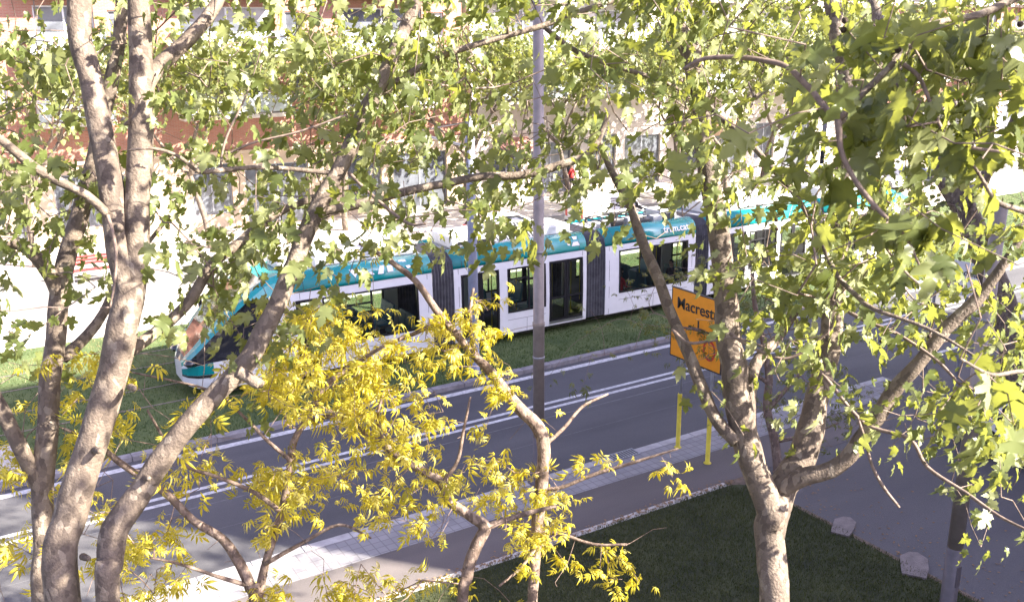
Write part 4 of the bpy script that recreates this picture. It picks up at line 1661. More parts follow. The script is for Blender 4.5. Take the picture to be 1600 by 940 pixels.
PLANE_OUT = [(0, 0), (.07, -.05), (.17, -.13), (.25, -.04), (.39, -.03), (.33, .06), (.36, .14), (.27, .17), (.38, .24), (.55, .34), (.50, .41), (.55, .52), (.41, .50), (.30, .49), (.20, .45), (.20, .60), (.27, .70), (.17, .74), (.14, .86), (.05, .90), (0, 1.04)]


def leaf_template(seed):
    q = random.Random(seed)
    wx, lob = q.uniform(.74, .98), q.uniform(-.05, .06)

    def jit():
        return [(x * wx * (1 + q.uniform(-.12, .12)), y + q.uniform(-.022, .022) + lob * x) for x, y in PLANE_OUT]
    r, l_ = jit(), jit()
    r[0], r[-1] = (0, 0), (q.uniform(-.06, .06), 1.04)
    n = len(r)
    V = [(x, y) for x, y in r] + [(-x, y) for x, y in l_[1:-1]] + [(0, .22), (0, .48), (0, .75)]
    c0, c1, c2 = len(V) - 3, len(V) - 2, len(V) - 1
    ctr = [c0] * 9 + [c1] * 6 + [c2] * 5        # midrib vertex each outline edge fans to
    T = []
    def R_(i): return i
    def L_(i): return 0 if i == 0 else (n - 1 if i == n - 1 else n - 1 + i)
    for i in range(n - 1):
        T.append((R_(i), R_(i + 1), ctr[i]))
        T.append((L_(i + 1), L_(i), ctr[i]))
        if i and ctr[i] != ctr[i - 1]:
            T.append((R_(i), ctr[i], ctr[i - 1]))
            T.append((L_(i), ctr[i - 1], ctr[i]))
    fold, droop_, tw, side = q.uniform(.05, .42), q.uniform(.12, .42), q.uniform(-.25, .25), q.uniform(.25, .75)
    V = np.array([(x * (1 - .12 * abs(x)), y, fold * abs(x) - droop_ * y * y - side * abs(x) ** 2 * (1 + y) + tw * x * y) for x, y in V])
    # petiole
    k = len(V)
    V = np.vstack([V, [(-.012, 0, 0), (.012, 0, 0), (0, -.42, .10)]])
    T.append((k, k + 1, k + 2))
    V[:, 1] += .42
    V[:, 2] -= .10
    return V, np.array(T)


def locust_template(seed):
    """a pinnate leaf: a fan of narrow drooping leaflets along a short stalk"""
    V, T = [], []
    spec = [(0, .05, 1.75, .55), (0, .06, -1.75, .55), (0, .22, 1.35, .66), (0, .25, -1.35, .70), (0, .42, 1.0, .74), (0, .45, -1.05, .72), (0, .62, .60, .76), (0, .66, -.62, .74), (0, .78, .02, .80)]
    V += [(-.014, 0, 0), (.014, 0, 0), (.008, .80, -.08), (-.008, .80, -.08)]
    T += [(0, 1, 2), (0, 2, 3)]
    q = random.Random(seed)
    if seed % 2:
        spec = spec[2:]
    for i, (x, y, a, L) in enumerate(spec):
        a += q.uniform(-.28, .28)
        L *= q.uniform(.65, 1.2)
        dr = q.uniform(.5, 1.7)
        k = len(V)
        ca, sa = math.cos(a), math.sin(a)
        dz = (.10, -.05, .04, -.08, .02, -.04, .05, -.06, 0)[i]
        for (u, v, z) in ((0, 0, 0), (.115, .32, -.03), (0, .34, .02), (-.115, .32, -.03), (.105, .64, -.20), (0, .66, -.14), (-.105, .64, -.20), (0, 1.0, -.58)):
            u2, v2 = u * (.35 + .65 * L), v * L
            V.append((x + u2 * ca + v2 * sa, y - u2 * sa + v2 * ca, z * L * dr + dz * v))
        T += [(k, k + 1, k + 2), (k, k + 2, k + 3), (k + 1, k + 4, k + 5), (k + 1, k + 5, k + 2), (k + 2, k + 5, k + 6), (k + 2, k + 6, k + 3), (k + 4, k + 7, k + 5), (k + 5, k + 7, k + 6)]
    return np.array(V), np.array(T)


PLV = [leaf_template(k) for k in range(6)]
LCV = [locust_template(k) for k in range(6)]
PLT = LCT = None
# a coarser leaf for the trees far away: a bent five sided blade
FLV = np.array([(0, 0, 0), (.40, .25, -.05), (.30, .62, -.12), (0, 1, -.25), (-.30, .62, -.12), (-.40, .25, -.05), (0, .45, .03)])
FLT = np.array([(0, 1, 6), (1, 2, 6), (2, 3, 6), (3, 4, 6), (4, 5, 6), (5, 0, 6)])


def place_leaves(O, tip, nrm, size, TV, TT, curl=None):
    tip = tip / np.linalg.norm(tip, axis=1)[:, None]
    nrm = nrm - tip * (nrm * tip).sum(1)[:, None]
    nrm = nrm / (np.linalg.norm(nrm, axis=1)[:, None] + 1e-9)
    sid = np.cross(tip, nrm)
    n, m = len(O), len(TV)
    X = TV[None, :, :] * size[:, None, None]
    if curl is not None:
        X[:, :, 2] *= curl[:, None]
    V = O[:, None, :] + X[:, :, 0:1] * sid[:, None, :] + X[:, :, 1:2] * tip[:, None, :] + X[:, :, 2:3] * nrm[:, None, :]
    T = (np.arange(n)[:, None, None] * m + TT[None]).reshape(-1, 3)
    return V.reshape(-1, 3), T, m


class Tree:
    def __init__(s, name, label, base, group, barkm, twigm):
        s.t = thing(name, base, label, 'tree', group)
        s.base = np.array(base, float)
        s.mb = MB()
        s.bark, s.twig = barkm, twigm
        s.sk = []            # skeleton points
        s.groups = []

    def limb(s, pts, d, sides=12, wscale=1.0, root=None, noise=0.012, dd=0.0):
        """pts: (px, py, width px[, depth]) along the limb; root: world points with radii put before"""
        P, Rd = [], []
        if root:
            for q, r in root:
                P.append(np.array(q, float))
                Rd.append(r)
        m = len(pts)
        for i, q in enumerate(pts):
            de = q[3] if len(q) > 3 else d + dd * i / max(1, m - 1)
            P.append(at_d(q[0], q[1], de))
            Rd.append(max(.003, q[2] * .5 * de / F * wscale))
        C = catmull(P, 5)
        Rr = np.interp(np.linspace(0, len(P) - 1, len(C)), np.arange(len(P)), Rd)
        if len(C) > 4:
            ph = rng.uniform(0, 6)
            Rr = Rr * (1 + .04 * np.sin(np.arange(len(C)) * .8 + ph) * np.sin(np.arange(len(C)) * .37 + ph))
            wob = rng.normal(0, 1, (len(C) // 4 + 2, 3))
            wob = np.stack([np.interp(np.arange(len(C)) / 4, np.arange(len(wob)), wob[:, q]) for q in range(3)], 1) * (Rr * .10)[:, None]
            wob[0] = 0
            C = C + wob
        s.mb.tube(C, list(Rr), sides, 0 if Rr.max() > .022 else 1, noise=noise)
        for c, r in zip(C, Rr):
            if c[2] > 2.0:
                s.sk.append((c, r))
        return C

    def grow(s, targets, rmin=.0022, kdist=1.0, hang=.12):
        """connect leaf group points to the skeleton with thin twigs (each to its nearest point, nearest groups first)"""
        if not len(targets):
            return
        N = np.array([c for c, r in s.sk])
        Tg = np.array(targets)
        d0 = np.array([np.min(((N - t) ** 2).sum(1)) for t in Tg])
        order = np.argsort(d0)
        nodes = list(N)
        parent = [-1] * len(nodes)
        ns = len(nodes)
        segs = []
        A = np.array(nodes)
        for i in order:
            t = Tg[i]
            dist = np.sqrt(((A - t) ** 2).sum(1))
            bias = np.where(A[:, 2] > t[2] + .5, .15, 0) * dist
            j = int(np.argmin(dist + bias))
            p0 = A[j]
            L = dist[j]
            k = max(1, int(L / .22))
            dirv = (t - p0)
            perp = rng.normal(0, 1, 3)
            newp, prev = [], j
            for q in range(1, k + 1):
                u = q / k
                pt = p0 + dirv * u + perp * L * .09 * math.sin(math.pi * u) + np.array([0, 0, hang * L * math.sin(math.pi * u)]) + (rng.normal(0, .018, 3) if q < k else 0)
                newp.append(pt)
                idx = len(A) + len(newp) - 1
                parent.append(prev)
                segs.append((prev, idx))
                prev = idx
            A = np.vstack([A, newp])
        cnt = np.zeros(len(A))
        leafends = set(range(ns, len(A)))
        cnt[ns:] = .35
        for i in range(len(A) - 1, ns - 1, -1):
            if parent[i] >= 0:
                cnt[parent[i]] += cnt[i]
        # emit chains as tubes, segment by segment
        for a, b_ in segs:
            ra = min(.016, rmin + .0017 * math.sqrt(min(cnt[a] if a >= ns else cnt[b_] * 1.2, cnt[b_] * 2.5)))
            rb = min(.015, rmin + .0017 * math.sqrt(cnt[b_]))
            s.mb.tube([A[a], A[b_]], [ra, rb], 5, 1, cap=False)
        s.last = A

    def finish(s, leafm, TV, TT, per, size, spread, droop=(.0, 1.0), jitter=.5, tintshift=0.0, bias=(.25, -.45, .75), curl=(.3, 1.9)):
        G = np.array(s.groups)
        if len(G):
            n = rng.integers(per[0], per[1] + 1, len(G))
            O = np.repeat(G, n, 0) + rng.normal(0, 1, (n.sum(), 3)) * np.array([spread, spread, spread * .55])
            ctr = np.repeat(G, n, 0)
            m = len(O)
            az = rng.uniform(0, 2 * math.pi, m)
            tip = np.stack([np.cos(az), np.sin(az), -rng.uniform(droop[0], droop[1], m)], 1) + .5 * (O - ctr) / (spread + 1e-6) * np.array([1, 1, .2])
            nrm = np.tile(np.array(bias), (m, 1)) + rng.normal(0, jitter, (m, 3))
            sz = rng.uniform(size[0], size[1], m) * np.where(rng.random(m) < .25, .62, 1.0)
            kinds = TV if isinstance(TV, list) else [(TV, TT)]
            pick = rng.integers(0, len(kinds), m)
            cl, tn = rng.uniform(curl[0], curl[1], m), np.clip(rng.beta(1.6, 1.9, m) + tintshift, 0, 1)
            VV, TTs, tt, off = [], [], [], 0
            for k, (tv, ttri) in enumerate(kinds):
                q = pick == k
                if not q.any():
                    continue
                V, T, mv = place_leaves(O[q], tip[q], nrm[q], sz[q], tv, ttri, cl[q])
                VV.append(V)
                TTs.append(T + off)
                tt.append(np.repeat(tn[q], mv))
                off += len(V)
            tri_object('crown', np.concatenate(VV), np.concatenate(TTs), leafm, s.t, np.concatenate(tt))
        s.mb.build('trunk', [s.bark, s.twig], s.t, True)
        return s.t


def clump(p, sc_=1.15):
    return mnoise.noise(Vector(p) * sc_) + .5 * mnoise.noise(Vector(p) * sc_ * 2.3 + Vector((7, 3, 1)))


def grid_groups(grid, x0, y0, cw, ch, k, dfun, filt=None):
    out = []
    for r, row in enumerate(grid):
        for c, d in enumerate(row):
            n = rng.poisson(d * k)
            for _ in range(n):
                px, py = x0 + (c + rng.random()) * cw, y0 + (r + rng.random()) * ch
                if filt and not filt(px, py):
                    continue
                out.append((px, py, dfun(px, py)))
    return out


def rows(txt):
    return [[int(q) for q in ln.split()] for ln in txt.strip().splitlines()]


# leaf density of the plane canopy, in cells of about 0.45 m seen from the street side; two rows above and two columns beyond the picture
PLANE = rows('''
4 4 4 4 4 4 4 5 5 5 5 5 5 5 5 5 5 5 5 5 5 5 5
4 4 4 3 4 4 4 5 5 6 6 6 6 6 5 6 6 6 6 6 6 6 5
5 5 4 2 3 2 3 4 5 6 7 6 6 6 5 6 6 6 6 6 6 6 5
4 4 4 2 4 4 4 6 6 7 7 6 7 7 6 6 5 6 6 6 6 6 5
5 5 4 2 5 6 6 7 7 7 7 7 7 5 5 5 5 6 7 6 6 6 5
5 5 5 2 4 6 6 6 7 7 7 6 5 4 4 4 4 6 7 7 6 6 5
5 5 4 1 5 6 5 5 4 2 4 3 3 2 2 3 4 6 7 6 5 5 5
3 3 2 1 4 6 5 3 1 0 0 1 0 0 1 3 4 6 6 5 5 5 5
1 1 1 0 1 5 4 1 0 0 0 0 0 0 2 3 4 4 4 4 4 5 4
0 0 1 1 0 2 2 0 0 0 0 0 0 0 1 2 3 3 2 4 4 4 4
0 0 0 0 1 1 0 0 0 0 0 0 0 0 0 1 2 2 1 2 3 4 3
0 0 0 0 0 0 0 0 0 0 0 0 0 0 0 0 0 0 1 2 2 3 2
0 0 0 0 0 0 0 0 0 0 0 0 0 0 0 0 0 0 0 0 1 1 1
''')
YELLOW = rows('''
0 0 0 0 0 0 0 1 2 2 0 0 0 0 0 0 0 0 0 0
0 0 0 0 0 5 7 5 3 3 0 0 0 0 0 0 0 0 0 0
0 3 3 2 2 7 7 6 3 2 0 0 0 0 0 0 0 0 0 0
1 3 3 3 4 5 6 6 5 2 1 0 0 0 0 0 0 0 0 0
2 2 3 4 5 5 5 3 3 4 3 2 1 1 0 0 0 0 0 0
2 1 3 4 4 4 4 3 2 5 5 1 0 0 0 0 0 0 0 0
1 1 2 3 3 3 4 2 1 2 1 2 1 0 0 0 0 0 0 0
1 1 2 2 3 3 3 1 1 2 1 1 1 0 0 0 0 0 0 0
''')

# --- large plane tree with two pale stems (left of the picture)
b1 = at_d(118, 940, 8.0)
base1 = (b1[0] + .1, b1[1] - .25, 0)
T1 = Tree('plane_tree', 'two stemmed plane tree, one mottled stem upright and one leaning across the tram nose', base1, 'plane trees on the near lawn', M['bark'], M['twig'])
rt = [((base1[0], base1[1], 0), .26), ((base1[0] - .02, base1[1] + .05, 1.6), .20)]
T1.limb([(103, 940, 51), (114, 800, 50), (148, 680, 48), (182, 560, 48), (200, 480, 47), (206, 440, 42)], 8.0, 16, root=rt)
T1.limb([(203, 485, 34), (190, 400, 38), (180, 320, 38), (162, 220, 36), (143, 120, 36), (126, 50, 36), (118, -40, 34), (100, -200, 30), (60, -420, 20)], 8.0, 14)
T1.limb([(203, 480, 36), (213, 380, 38), (217, 280, 38), (218, 180, 38), (218, 80, 36), (217, 0, 34), (214, -150, 30), (230, -380, 20)], 8.05, 14)
T1.limb([(218, 165, 20), (245, 108, 26), (290, 65, 23), (325, 25, 20), (352, -30, 18), (380, -150, 14), (470, -300, 9)], 8.05, 12, dd=.8)
T1.limb([(168, 335, 14), (135, 305, 14), (95, 285, 15), (55, 262, 16), (25, 238, 15), (0, 218, 14), (-60, 180, 12), (-160, 120, 8), (-220, 60, 3)], 7.9, 10, dd=-.8)
T1.limb([(168, 335, 6), (178, 370, 6), (182, 410, 5), (178, 450, 4), (172, 480, 3)], 7.75, 8)
T1.limb([(200, 548, 22), (240, 520, 19), (290, 475, 18), (330, 415, 17), (375, 378, 16), (415, 345, 14), (460, 320, 12), (520, 300, 8)], 8.1, 10, dd=1.2)
T1.limb([(165, 940, 36), (172, 880, 39), (184, 825, 44), (222, 760, 38), (268, 695, 34), (330, 620, 32), (385, 565, 32), (415, 510, 30), (445, 440, 28), (480, 360, 27), (505, 310, 26), (535, 255, 25), (565, 185, 26), (590, 140, 24), (615, 80, 22), (640, 25, 20), (655, -20, 18), (680, -150, 14), (720, -300, 9)], 7.8, 14, root=rt, dd=.9)
T1.limb([(578, 158, 13), (640, 115, 11), (700, 85, 10), (760, 65, 9), (850, 40, 9), (930, 10, 8), (990, -10, 7), (1060, -60, 5)], 8.5, 8, dd=.6)
T1.limb([(530, 272, 8), (450, 263, 7), (390, 262, 7), (345, 266, 8), (310, 268, 7), (280, 245, 6), (240, 232, 5), (200, 235, 3)], 8.35, 8, dd=-1.2)
T1.limb([(492, 332, 16), (545, 322, 14), (620, 302, 14), (690, 287, 13), (750, 276, 13), (820, 273, 13), (880, 257, 13), (915, 243, 12), (934, 220, 10), (950, 180, 7)], 8.35, 9, dd=.2)
T1.limb([(545, 270, 6), (570, 295, 6), (605, 325, 6), (640, 350, 5), (665, 350, 3)], 8.3, 7, dd=-.4)
T1.limb([(850, 42, 8), (900, 80, 8), (960, 103, 8), (1020, 122, 7), (1060, 140, 6), (1120, 180, 4)], 9.0, 7)
T1.limb([(345, 268, 5), (348, 235, 4), (360, 200, 4), (380, 160, 3), (395, 120, 2)], 7.9, 6)
T1.limb([(355, 240, 4), (400, 222, 4), (470, 205, 4), (540, 180, 3)], 7.9, 6)

# a sawn branch stub and old branch scars
T1.limb([(372, 580, 20), (390, 590, 19), (404, 599, 18), (407, 601, 14)], 7.85, 10)
for (px, py, wd, dx) in ((186, 356, 15, 7), (196, 190, 12, 6), (151, 702, 14, 8), (206, 605, 12, 8), (133, 870, 13, 9), (228, 745, 12, 8)):
    T1.limb([(px - dx * .4, py - 1, wd * .9, 7.95), (px + dx * .3, py + 1, wd * .8, 7.83), (px + dx * .6, py + 2, wd * .5, 7.78)], 7.9, 9)

# --- slimmer plane tree behind its left side
b2 = at_d(66, 940, 9.6)
base2 = (b2[0] - .15, b2[1] - .1, 0)
T2 = Tree('plane_tree', 'slim shaded plane tree with a low side limb behind the two stemmed plane', base2, 'plane trees on the near lawn', M['bark'], M['twig'])
T2.limb([(65, 940, 31), (68, 850, 31), (66, 760, 34), (76, 650, 32), (84, 560, 30), (92, 470, 30), (105, 400, 28), (125, 330, 27), (142, 270, 25), (158, 200, 23), (176, 120, 22), (188, 40, 20), (192, -60, 17), (190, -240, 12)], 9.6, 14, root=[((base2[0], base2[1], 0), .16), ((base2[0], base2[1], 2), .115)])
T2.limb([(68, 770, 26), (45, 725, 25), (22, 680, 24), (0, 635, 23), (-40, 560, 20), (-110, 450, 14), (-170, 330, 8), (-200, 240, 3)], 9.6, 12, dd=-.6)
T2.limb([(92, 462, 24), (75, 425, 24), (50, 395, 20), (25, 380, 19), (0, 375, 17), (-50, 360, 14), (-130, 300, 9), (-190, 230, 3)], 9.6, 11, dd=-.8)
T2.limb([(97, 560, 20), (130, 530, 18), (160, 490, 16), (180, 450, 12), (215, 400, 8), (270, 330, 6)], 9.7, 10, dd=.8)

# --- forked plane tree on the lawn (right)
b3 = at_d(1212, 960, 8.8)
base3 = (b3[0] + .05, b3[1] - .1, 0)
T3 = Tree('plane_tree', 'plane tree standing on the dark lawn, its sunlit trunk forking into several limbs', base3, 'plane trees on the near lawn', M['bark'], M['twig'])
T3.limb([(1212, 960, 46), (1209, 880, 45), (1206, 825, 46), (1207, 797, 47), (1211, 778, 34), (1214, 768, 14)], 8.8, 16, root=[((base3[0], base3[1], 0), .20), ((base3[0], base3[1], 1.8), .15)])
T3.limb([(1208, 845, 34), (1200, 790, 44), (1175, 728, 42), (1158, 670, 42), (1150, 610, 42), (1143, 560, 41), (1138, 500, 38), (1130, 430, 36), (1122, 350, 33), (1110, 270, 32), (1098, 200, 30), (1088, 130, 29), (1075, 80, 32), (1055, 35, 29), (1037, 0, 26), (1000, -80, 22), (950, -260, 13)], 8.8, 14, dd=-.2)
T3.limb([(1150, 690, 22), (1118, 655, 20), (1095, 605, 20), (1080, 565, 19), (1060, 515, 18), (1042, 470, 18), (1020, 415, 17), (1000, 365, 16), (985, 325, 14), (965, 285, 12), (950, 255, 10), (930, 200, 6)], 8.7, 10, dd=.6)
T3.limb([(1170, 690, 24), (1172, 600, 21), (1190, 555, 18), (1215, 530, 14), (1250, 480, 8)], 8.85, 10, dd=.6)
T3.limb([(1208, 840, 34), (1216, 788, 46), (1238, 738, 46), (1262, 680, 42), (1275, 630, 36), (1287, 580, 34), (1298, 520, 33), (1306, 450, 31), (1311, 380, 30), (1315, 310, 28), (1322, 240, 27), (1325, 180, 27), (1322, 110, 28), (1310, 50, 27), (1300, 0, 25), (1290, -80, 22), (1300, -260, 13)], 8.8, 14, dd=.9)
T3.limb([(1326, 175, 16), (1352, 138, 18), (1375, 112, 17), (1400, 85, 14), (1440, 50, 10), (1500, -20, 7)], 9.5, 9, dd=.4)
T3.limb([(1222, 770, 22), (1250, 748, 30), (1285, 738, 27), (1320, 718, 25), (1350, 683, 25), (1378, 640, 25), (1405, 600, 24), (1434, 568, 22), (1480, 513, 21), (1530, 462, 20), (1565, 420, 15), (1610, 350, 10)], 8.8, 11, dd=-.9)
T3.limb([(1096, 150, 10), (1120, 180, 9), (1163, 213, 9), (1202, 258, 9), (1235, 296, 9), (1268, 345, 8), (1285, 380, 8), (1308, 430, 8), (1335, 458, 8), (1366, 482, 7), (1450, 513, 6), (1530, 560, 4)], 8.7, 8, dd=-2.4)
T3.limb([(1270, 575, 6), (1290, 590, 6), (1350, 660, 6), (1420, 685, 6), (1450, 730, 6), (1510, 770, 6), (1560, 805, 5), (1610, 830, 4)], 8.5, 7, dd=-1.6)
T3.limb([(1340, 650, 4), (1352, 690, 5), (1362, 725, 5), (1380, 760, 5), (1405, 792, 4)], 8.0, 6)
T3.limb([(1140, 520, 6), (1180, 545, 5), (1230, 560, 5), (1280, 530, 5), (1310, 500, 5)], 8.4, 6, dd=-.4)
T3.limb([(1300, 470, 7), (1350, 500, 6), (1400, 520, 5), (1460, 560, 5), (1500, 600, 4)], 8.3, 6, dd=-1)
T3.limb([(1050, 515, 5), (1075, 535, 5), (1110, 532, 5), (1150, 528, 4), (1190, 540, 3)], 8.3, 6, dd=-.4)

# --- near plane tree whose boughs hang in from the side
cc = at_d(1960, 150, 5.2)
base4 = (cc[0] + .3, cc[1] - .2, 0)
T4 = Tree('plane_tree', 'large leaved plane tree whose dark boughs hang in over the side street', base4, 'plane trees on the near lawn', M['bark'], M['twig'])
T4.limb([(1990, 400, 90), (1970, 150, 85), (1940, -100, 70), (1900, -350, 50)], 5.2, 14, root=[((base4[0], base4[1], 0), .22), ((base4[0], base4[1], 3), .18)])
T4.limb([(1950, -60, 40), (1820, -100, 26), (1700, -60, 18), (1580, 0, 13), (1525, 25, 12), (1460, 38, 12), (1425, 70, 11), (1400, 95, 11), (1350, 145, 11), (1309, 186, 12)], 5.2, 10, dd=-.4)
T4.limb([(1309, 186, 11), (1285, 163, 10), (1262, 135, 10), (1230, 105, 9), (1190, 94, 9), (1150, 89, 8), (1100, 92, 7), (1068, 108, 5)], 4.8, 8, dd=.5)
T4.limb([(1309, 186, 11), (1316, 240, 9), (1335, 280, 8), (1360, 312, 8), (1385, 340, 7), (1410, 362, 6), (1430, 400, 4), (1452, 450, 3)], 4.8, 8, dd=-.2)
T4.limb([(1340, 285, 6), (1362, 320, 5), (1375, 370, 4), (1410, 420, 4), (1450, 455, 3)], 4.8, 6, dd=.2)
T4.limb([(1403, 95, 8), (1435, 120, 7), (1455, 165, 6), (1475, 205, 6), (1510, 228, 6), (1570, 238, 5)], 4.85, 7, dd=-.3)
T4.limb([(1975, 350, 40), (1800, 380, 18), (1680, 360, 12), (1600, 330, 9), (1560, 315, 8), (1535, 280, 6), (1518, 255, 4)], 5.0, 8, dd=-.4)
T4.limb([(1980, 420, 30), (1800, 560, 14), (1680, 590, 9), (1600, 580, 7), (1550, 585, 6), (1500, 560, 4)], 4.9, 8, dd=-.6)


def split_plane():
    g = {1: [], 2: [], 3: []}
    for (px, py, _) in grid_groups(PLANE, -80, -156, 80, 78.3, 1.85, lambda a, b_: 0):
        if px < 150:
            k = 2 if rng.random() < .55 else 1
            d = rng.uniform(7.2, 10.5)
        elif px < 880 or (px < 1000 and rng.random() < .4):
            k, d = 1, rng.uniform(7.3, 11.2)
        else:
            k, d = 3, rng.uniform(6.6, 10.4)
            if px > 1250 and py < 330 and rng.random() < .72:
                continue
        if 60 < px < 240 and py > -50:                     # keep most leaves beside or behind the stems there
            d = rng.uniform(8.6, 11)
        if 1040 < px < 1140 and 440 < py < 600 and rng.random() < .7:
            continue
        if abs(px - 850) < 24 and py < 640 and rng.random() < .75:
            continue
        if 280 < px < 350 and 520 < py < 605:
            continue
        q = at_d(px, py, d)
        if clump(q) < -.12 + rng.normal(0, .10):
            continue
        g[k].append(q)
    return g


GP = split_plane()
T1.groups = GP[1] + [np.array([rng.uniform(1.0, 5.2), rng.uniform(3.2, 6.6), rng.uniform(10.3, 12.6)]) for _ in range(75)]  # unseen upper leaf groups added to shade the stems
T2.groups = GP[2]
T3.groups = GP[3] + [np.array([rng.uniform(8.5, 16), rng.uniform(4.4, 8.5), rng.uniform(10.5, 12.6)]) for _ in range(190)]  # unseen high leaf groups added to shade the road and path
T3.groups += [np.array([rng.uniform(13, 17), rng.uniform(2.8, 5.2), rng.uniform(10.5, 12.6)]) for _ in range(75)]  # more unseen groups, reaching out to shade the paver strip
T3.groups += [at_d(rng.normal(1345, 55), rng.normal(345, 45), rng.uniform(7.0, 9.2)) for _ in range(34)]
g4 = []
for (cx, cy, rx, ry, n, d0, d1) in ((1290, 90, 60, 60, 16, 4.6, 5.4), (1400, 60, 90, 60, 24, 4.6, 5.6), (1520, 60, 80, 60, 24, 4.4, 5.4), (1340, 210, 50, 50, 8, 4.6, 5.2), (1420, 150, 70, 50, 14, 4.5, 5.3), (1500, 200, 70, 60, 20, 4.4, 5.2),
                                     (1560, 240, 50, 40, 10, 4.3, 5.0), (1390, 330, 50, 35, 9, 4.5, 5.0), (1460, 330, 45, 40, 6, 4.5, 5.0), (1540, 120, 80, 60, 20, 4.5, 5.4), (1530, 590, 45, 35, 7, 4.3, 4.7), (1560, 640, 40, 35, 5, 4.3, 4.7),
                                     (1030, 190, 14, 8, 1, 4.9, 5.1), (1240, 150, 25, 20, 3, 4.7, 5.0), (1640, 300, 60, 120, 10, 4.5, 5.4), (1680, 60, 80, 120, 20, 4.6, 6), (1800, -100, 150, 120, 30, 4.6, 6.2)):
    for _ in range(int(n * .46 + .6)):
        g4.append(at_d(cx + rng.normal(0, rx * .6), cy + rng.normal(0, ry * .6), rng.uniform(d0, d1)))
for _ in range(90):  # unseen groups added to keep the hanging boughs in shade
    g4.append(np.array([rng.uniform(4.6, 9.0), rng.uniform(-.8, 2.6), rng.uniform(10.3, 12.6)]))
for _ in range(90):  # unseen groups added to shade the lower stems of the two stemmed plane
    g4.append(np.array([rng.uniform(2.3, 5.8), rng.uniform(.2, 1.8), rng.uniform(10.1, 12.2)]))
for _ in range(70):                                      # unseen crown overhead, added to dapple the stems
    g4.append(np.array([rng.uniform(2.5, 10.5), rng.uniform(.6, 5.0), rng.uniform(10.0, 13.0)]))
T4.limb([(1900, -350, 44), (1700, -500, 30), (1300, -560, 20), (900, -520, 12)], 5.2, 9)
T4.groups = g4
for T_ in (T1, T2, T3, T4):
    T_.grow(list(T_.groups) + [q + rng.normal(0, .3, 3) for q in T_.groups[::4]])
for T_, sz in ((T1, (.09, .185)), (T2, (.09, .185)), (T3, (.085, .17)), (T4, (.13, .215))):
    T_.finish(M['leaf'], PLV, PLT, (5, 9) if T_ is not T4 else (3, 5), sz, .13 if T_ is not T4 else .10, (.5, 2.8), .5, 0, (.30, -.55, .45), (.6, 2.6))
# hanging seed balls
for T_, spots in ((T4, ((1320, 32, 4.9), (1318, 47, 4.95), (1403, 78, 4.8), (1594, 38, 4.9), (1387, 190, 4.8))), (T3, ((1214, 358, 8.3), (1213, 344, 8.3), (1377, 533, 7.8), (1452, 525, 7.2))), (T1, ((480, 279, 8.2), (430, 60, 8.4)))):
    for (px, py, d) in spots:
        c = at_d(px, py, d)
        b = MB()
        r_ = .017
        b.lathe(c, [(r_ * math.sin(a), -r_ * math.cos(a)) for a in np.linspace(.08, math.pi - .08, 8)], 12)
        b.tube([c + np.array([0, 0, r_]), c + np.array([.005, .01, .05]), c + np.array([.0, .02, .11])], .0018, 4)
        b.build('seed_ball', M['ball'], T_.t, True)

# --- golden honey locusts between the planes and the road
GY = {1: [], 2: [], 3: []}
for (px, py, _) in grid_groups(YELLOW, 0, 391, 80, 78.3, 3.1, lambda a, b_: 0):
    if 280 < px < 350 and 520 < py < 605 or clump(at_d(px, py, 10.5), 1.4) < -.05 + rng.normal(0, .12):
        continue
    if px < 480 and py > 470 or px < 400:
        GY[3].append(at_d(px, py, rng.uniform(9.2, 11.2)))
    elif px < 700 and py > 560:
        GY[2].append(at_d(px, py, rng.uniform(9.8, 11.4)))
    else:
        GY[1].append(at_d(px, py, rng.uniform(11.2, 12.8)))


def foot(px, d, shift=(0, 0)):
    q = at_d(px, 960, d)
    return (q[0] + shift[0], q[1] + shift[1], 0)


ly = ('golden honey locust with the straightest trunk, in front of the tall grey lamp post', 'golden honey locust with a low fork next to the straight trunked one', 'golden honey locust with spreading crooked stems, growing beside the two stemmed plane')
Y1 = Tree('honey_locust', ly[0], foot(832, 12), 'golden honey locust trees', M['ybark'], M['ytwig'])
Y1.limb([(832, 960, 16), (835, 900, 17), (840, 820, 19), (845, 760, 21), (848, 700, 21), (842, 670, 21), (815, 640, 20), (790, 610, 18), (770, 585, 16), (745, 560, 14), (715, 525, 12), (685, 490, 12), (650, 440, 10), (620, 415, 9), (590, 395, 7), (560, 380, 5)], 12, 11, root=[(foot(832, 12), .10)])
Y1.limb([(848, 765, 7), (880, 760, 6), (930, 740, 6), (990, 722, 5), (1060, 700, 3)], 12, 7, dd=-.3)
Y1.limb([(846, 700, 7), (880, 670, 6), (910, 635, 5), (950, 615, 3)], 12, 7, dd=.3)
Y1.limb([(840, 830, 7), (880, 835, 6), (930, 850, 5), (980, 850, 4)], 12, 7, dd=-.4)
Y1.limb([(770, 585, 8), (740, 545, 7), (735, 490, 6), (740, 450, 4)], 12, 7, dd=.3)
Y1.limb([(690, 500, 8), (650, 520, 7), (600, 540, 6), (545, 570, 4), (500, 590, 3)], 12, 7, dd=-.3)
Y1.limb([(840, 850, 6), (815, 885, 5), (780, 915, 4)], 11.9, 6, dd=-.3)
Y1.groups = GY[1]
Y2 = Tree('honey_locust', ly[1], foot(722, 10.6), 'golden honey locust trees', M['ybark'], M['ytwig'])
Y2.limb([(722, 960, 18), (730, 900, 19), (745, 850, 19), (757, 822, 20), (735, 805, 16), (705, 785, 15), (690, 755, 14), (670, 740, 14), (640, 725, 13), (600, 695, 11), (560, 670, 9), (520, 650, 8), (470, 660, 6)], 10.6, 11, root=[(foot(722, 10.6), .09)])
Y2.limb([(755, 825, 12), (790, 812, 9), (830, 800, 8), (870, 790, 5)], 10.6, 8, dd=.2)
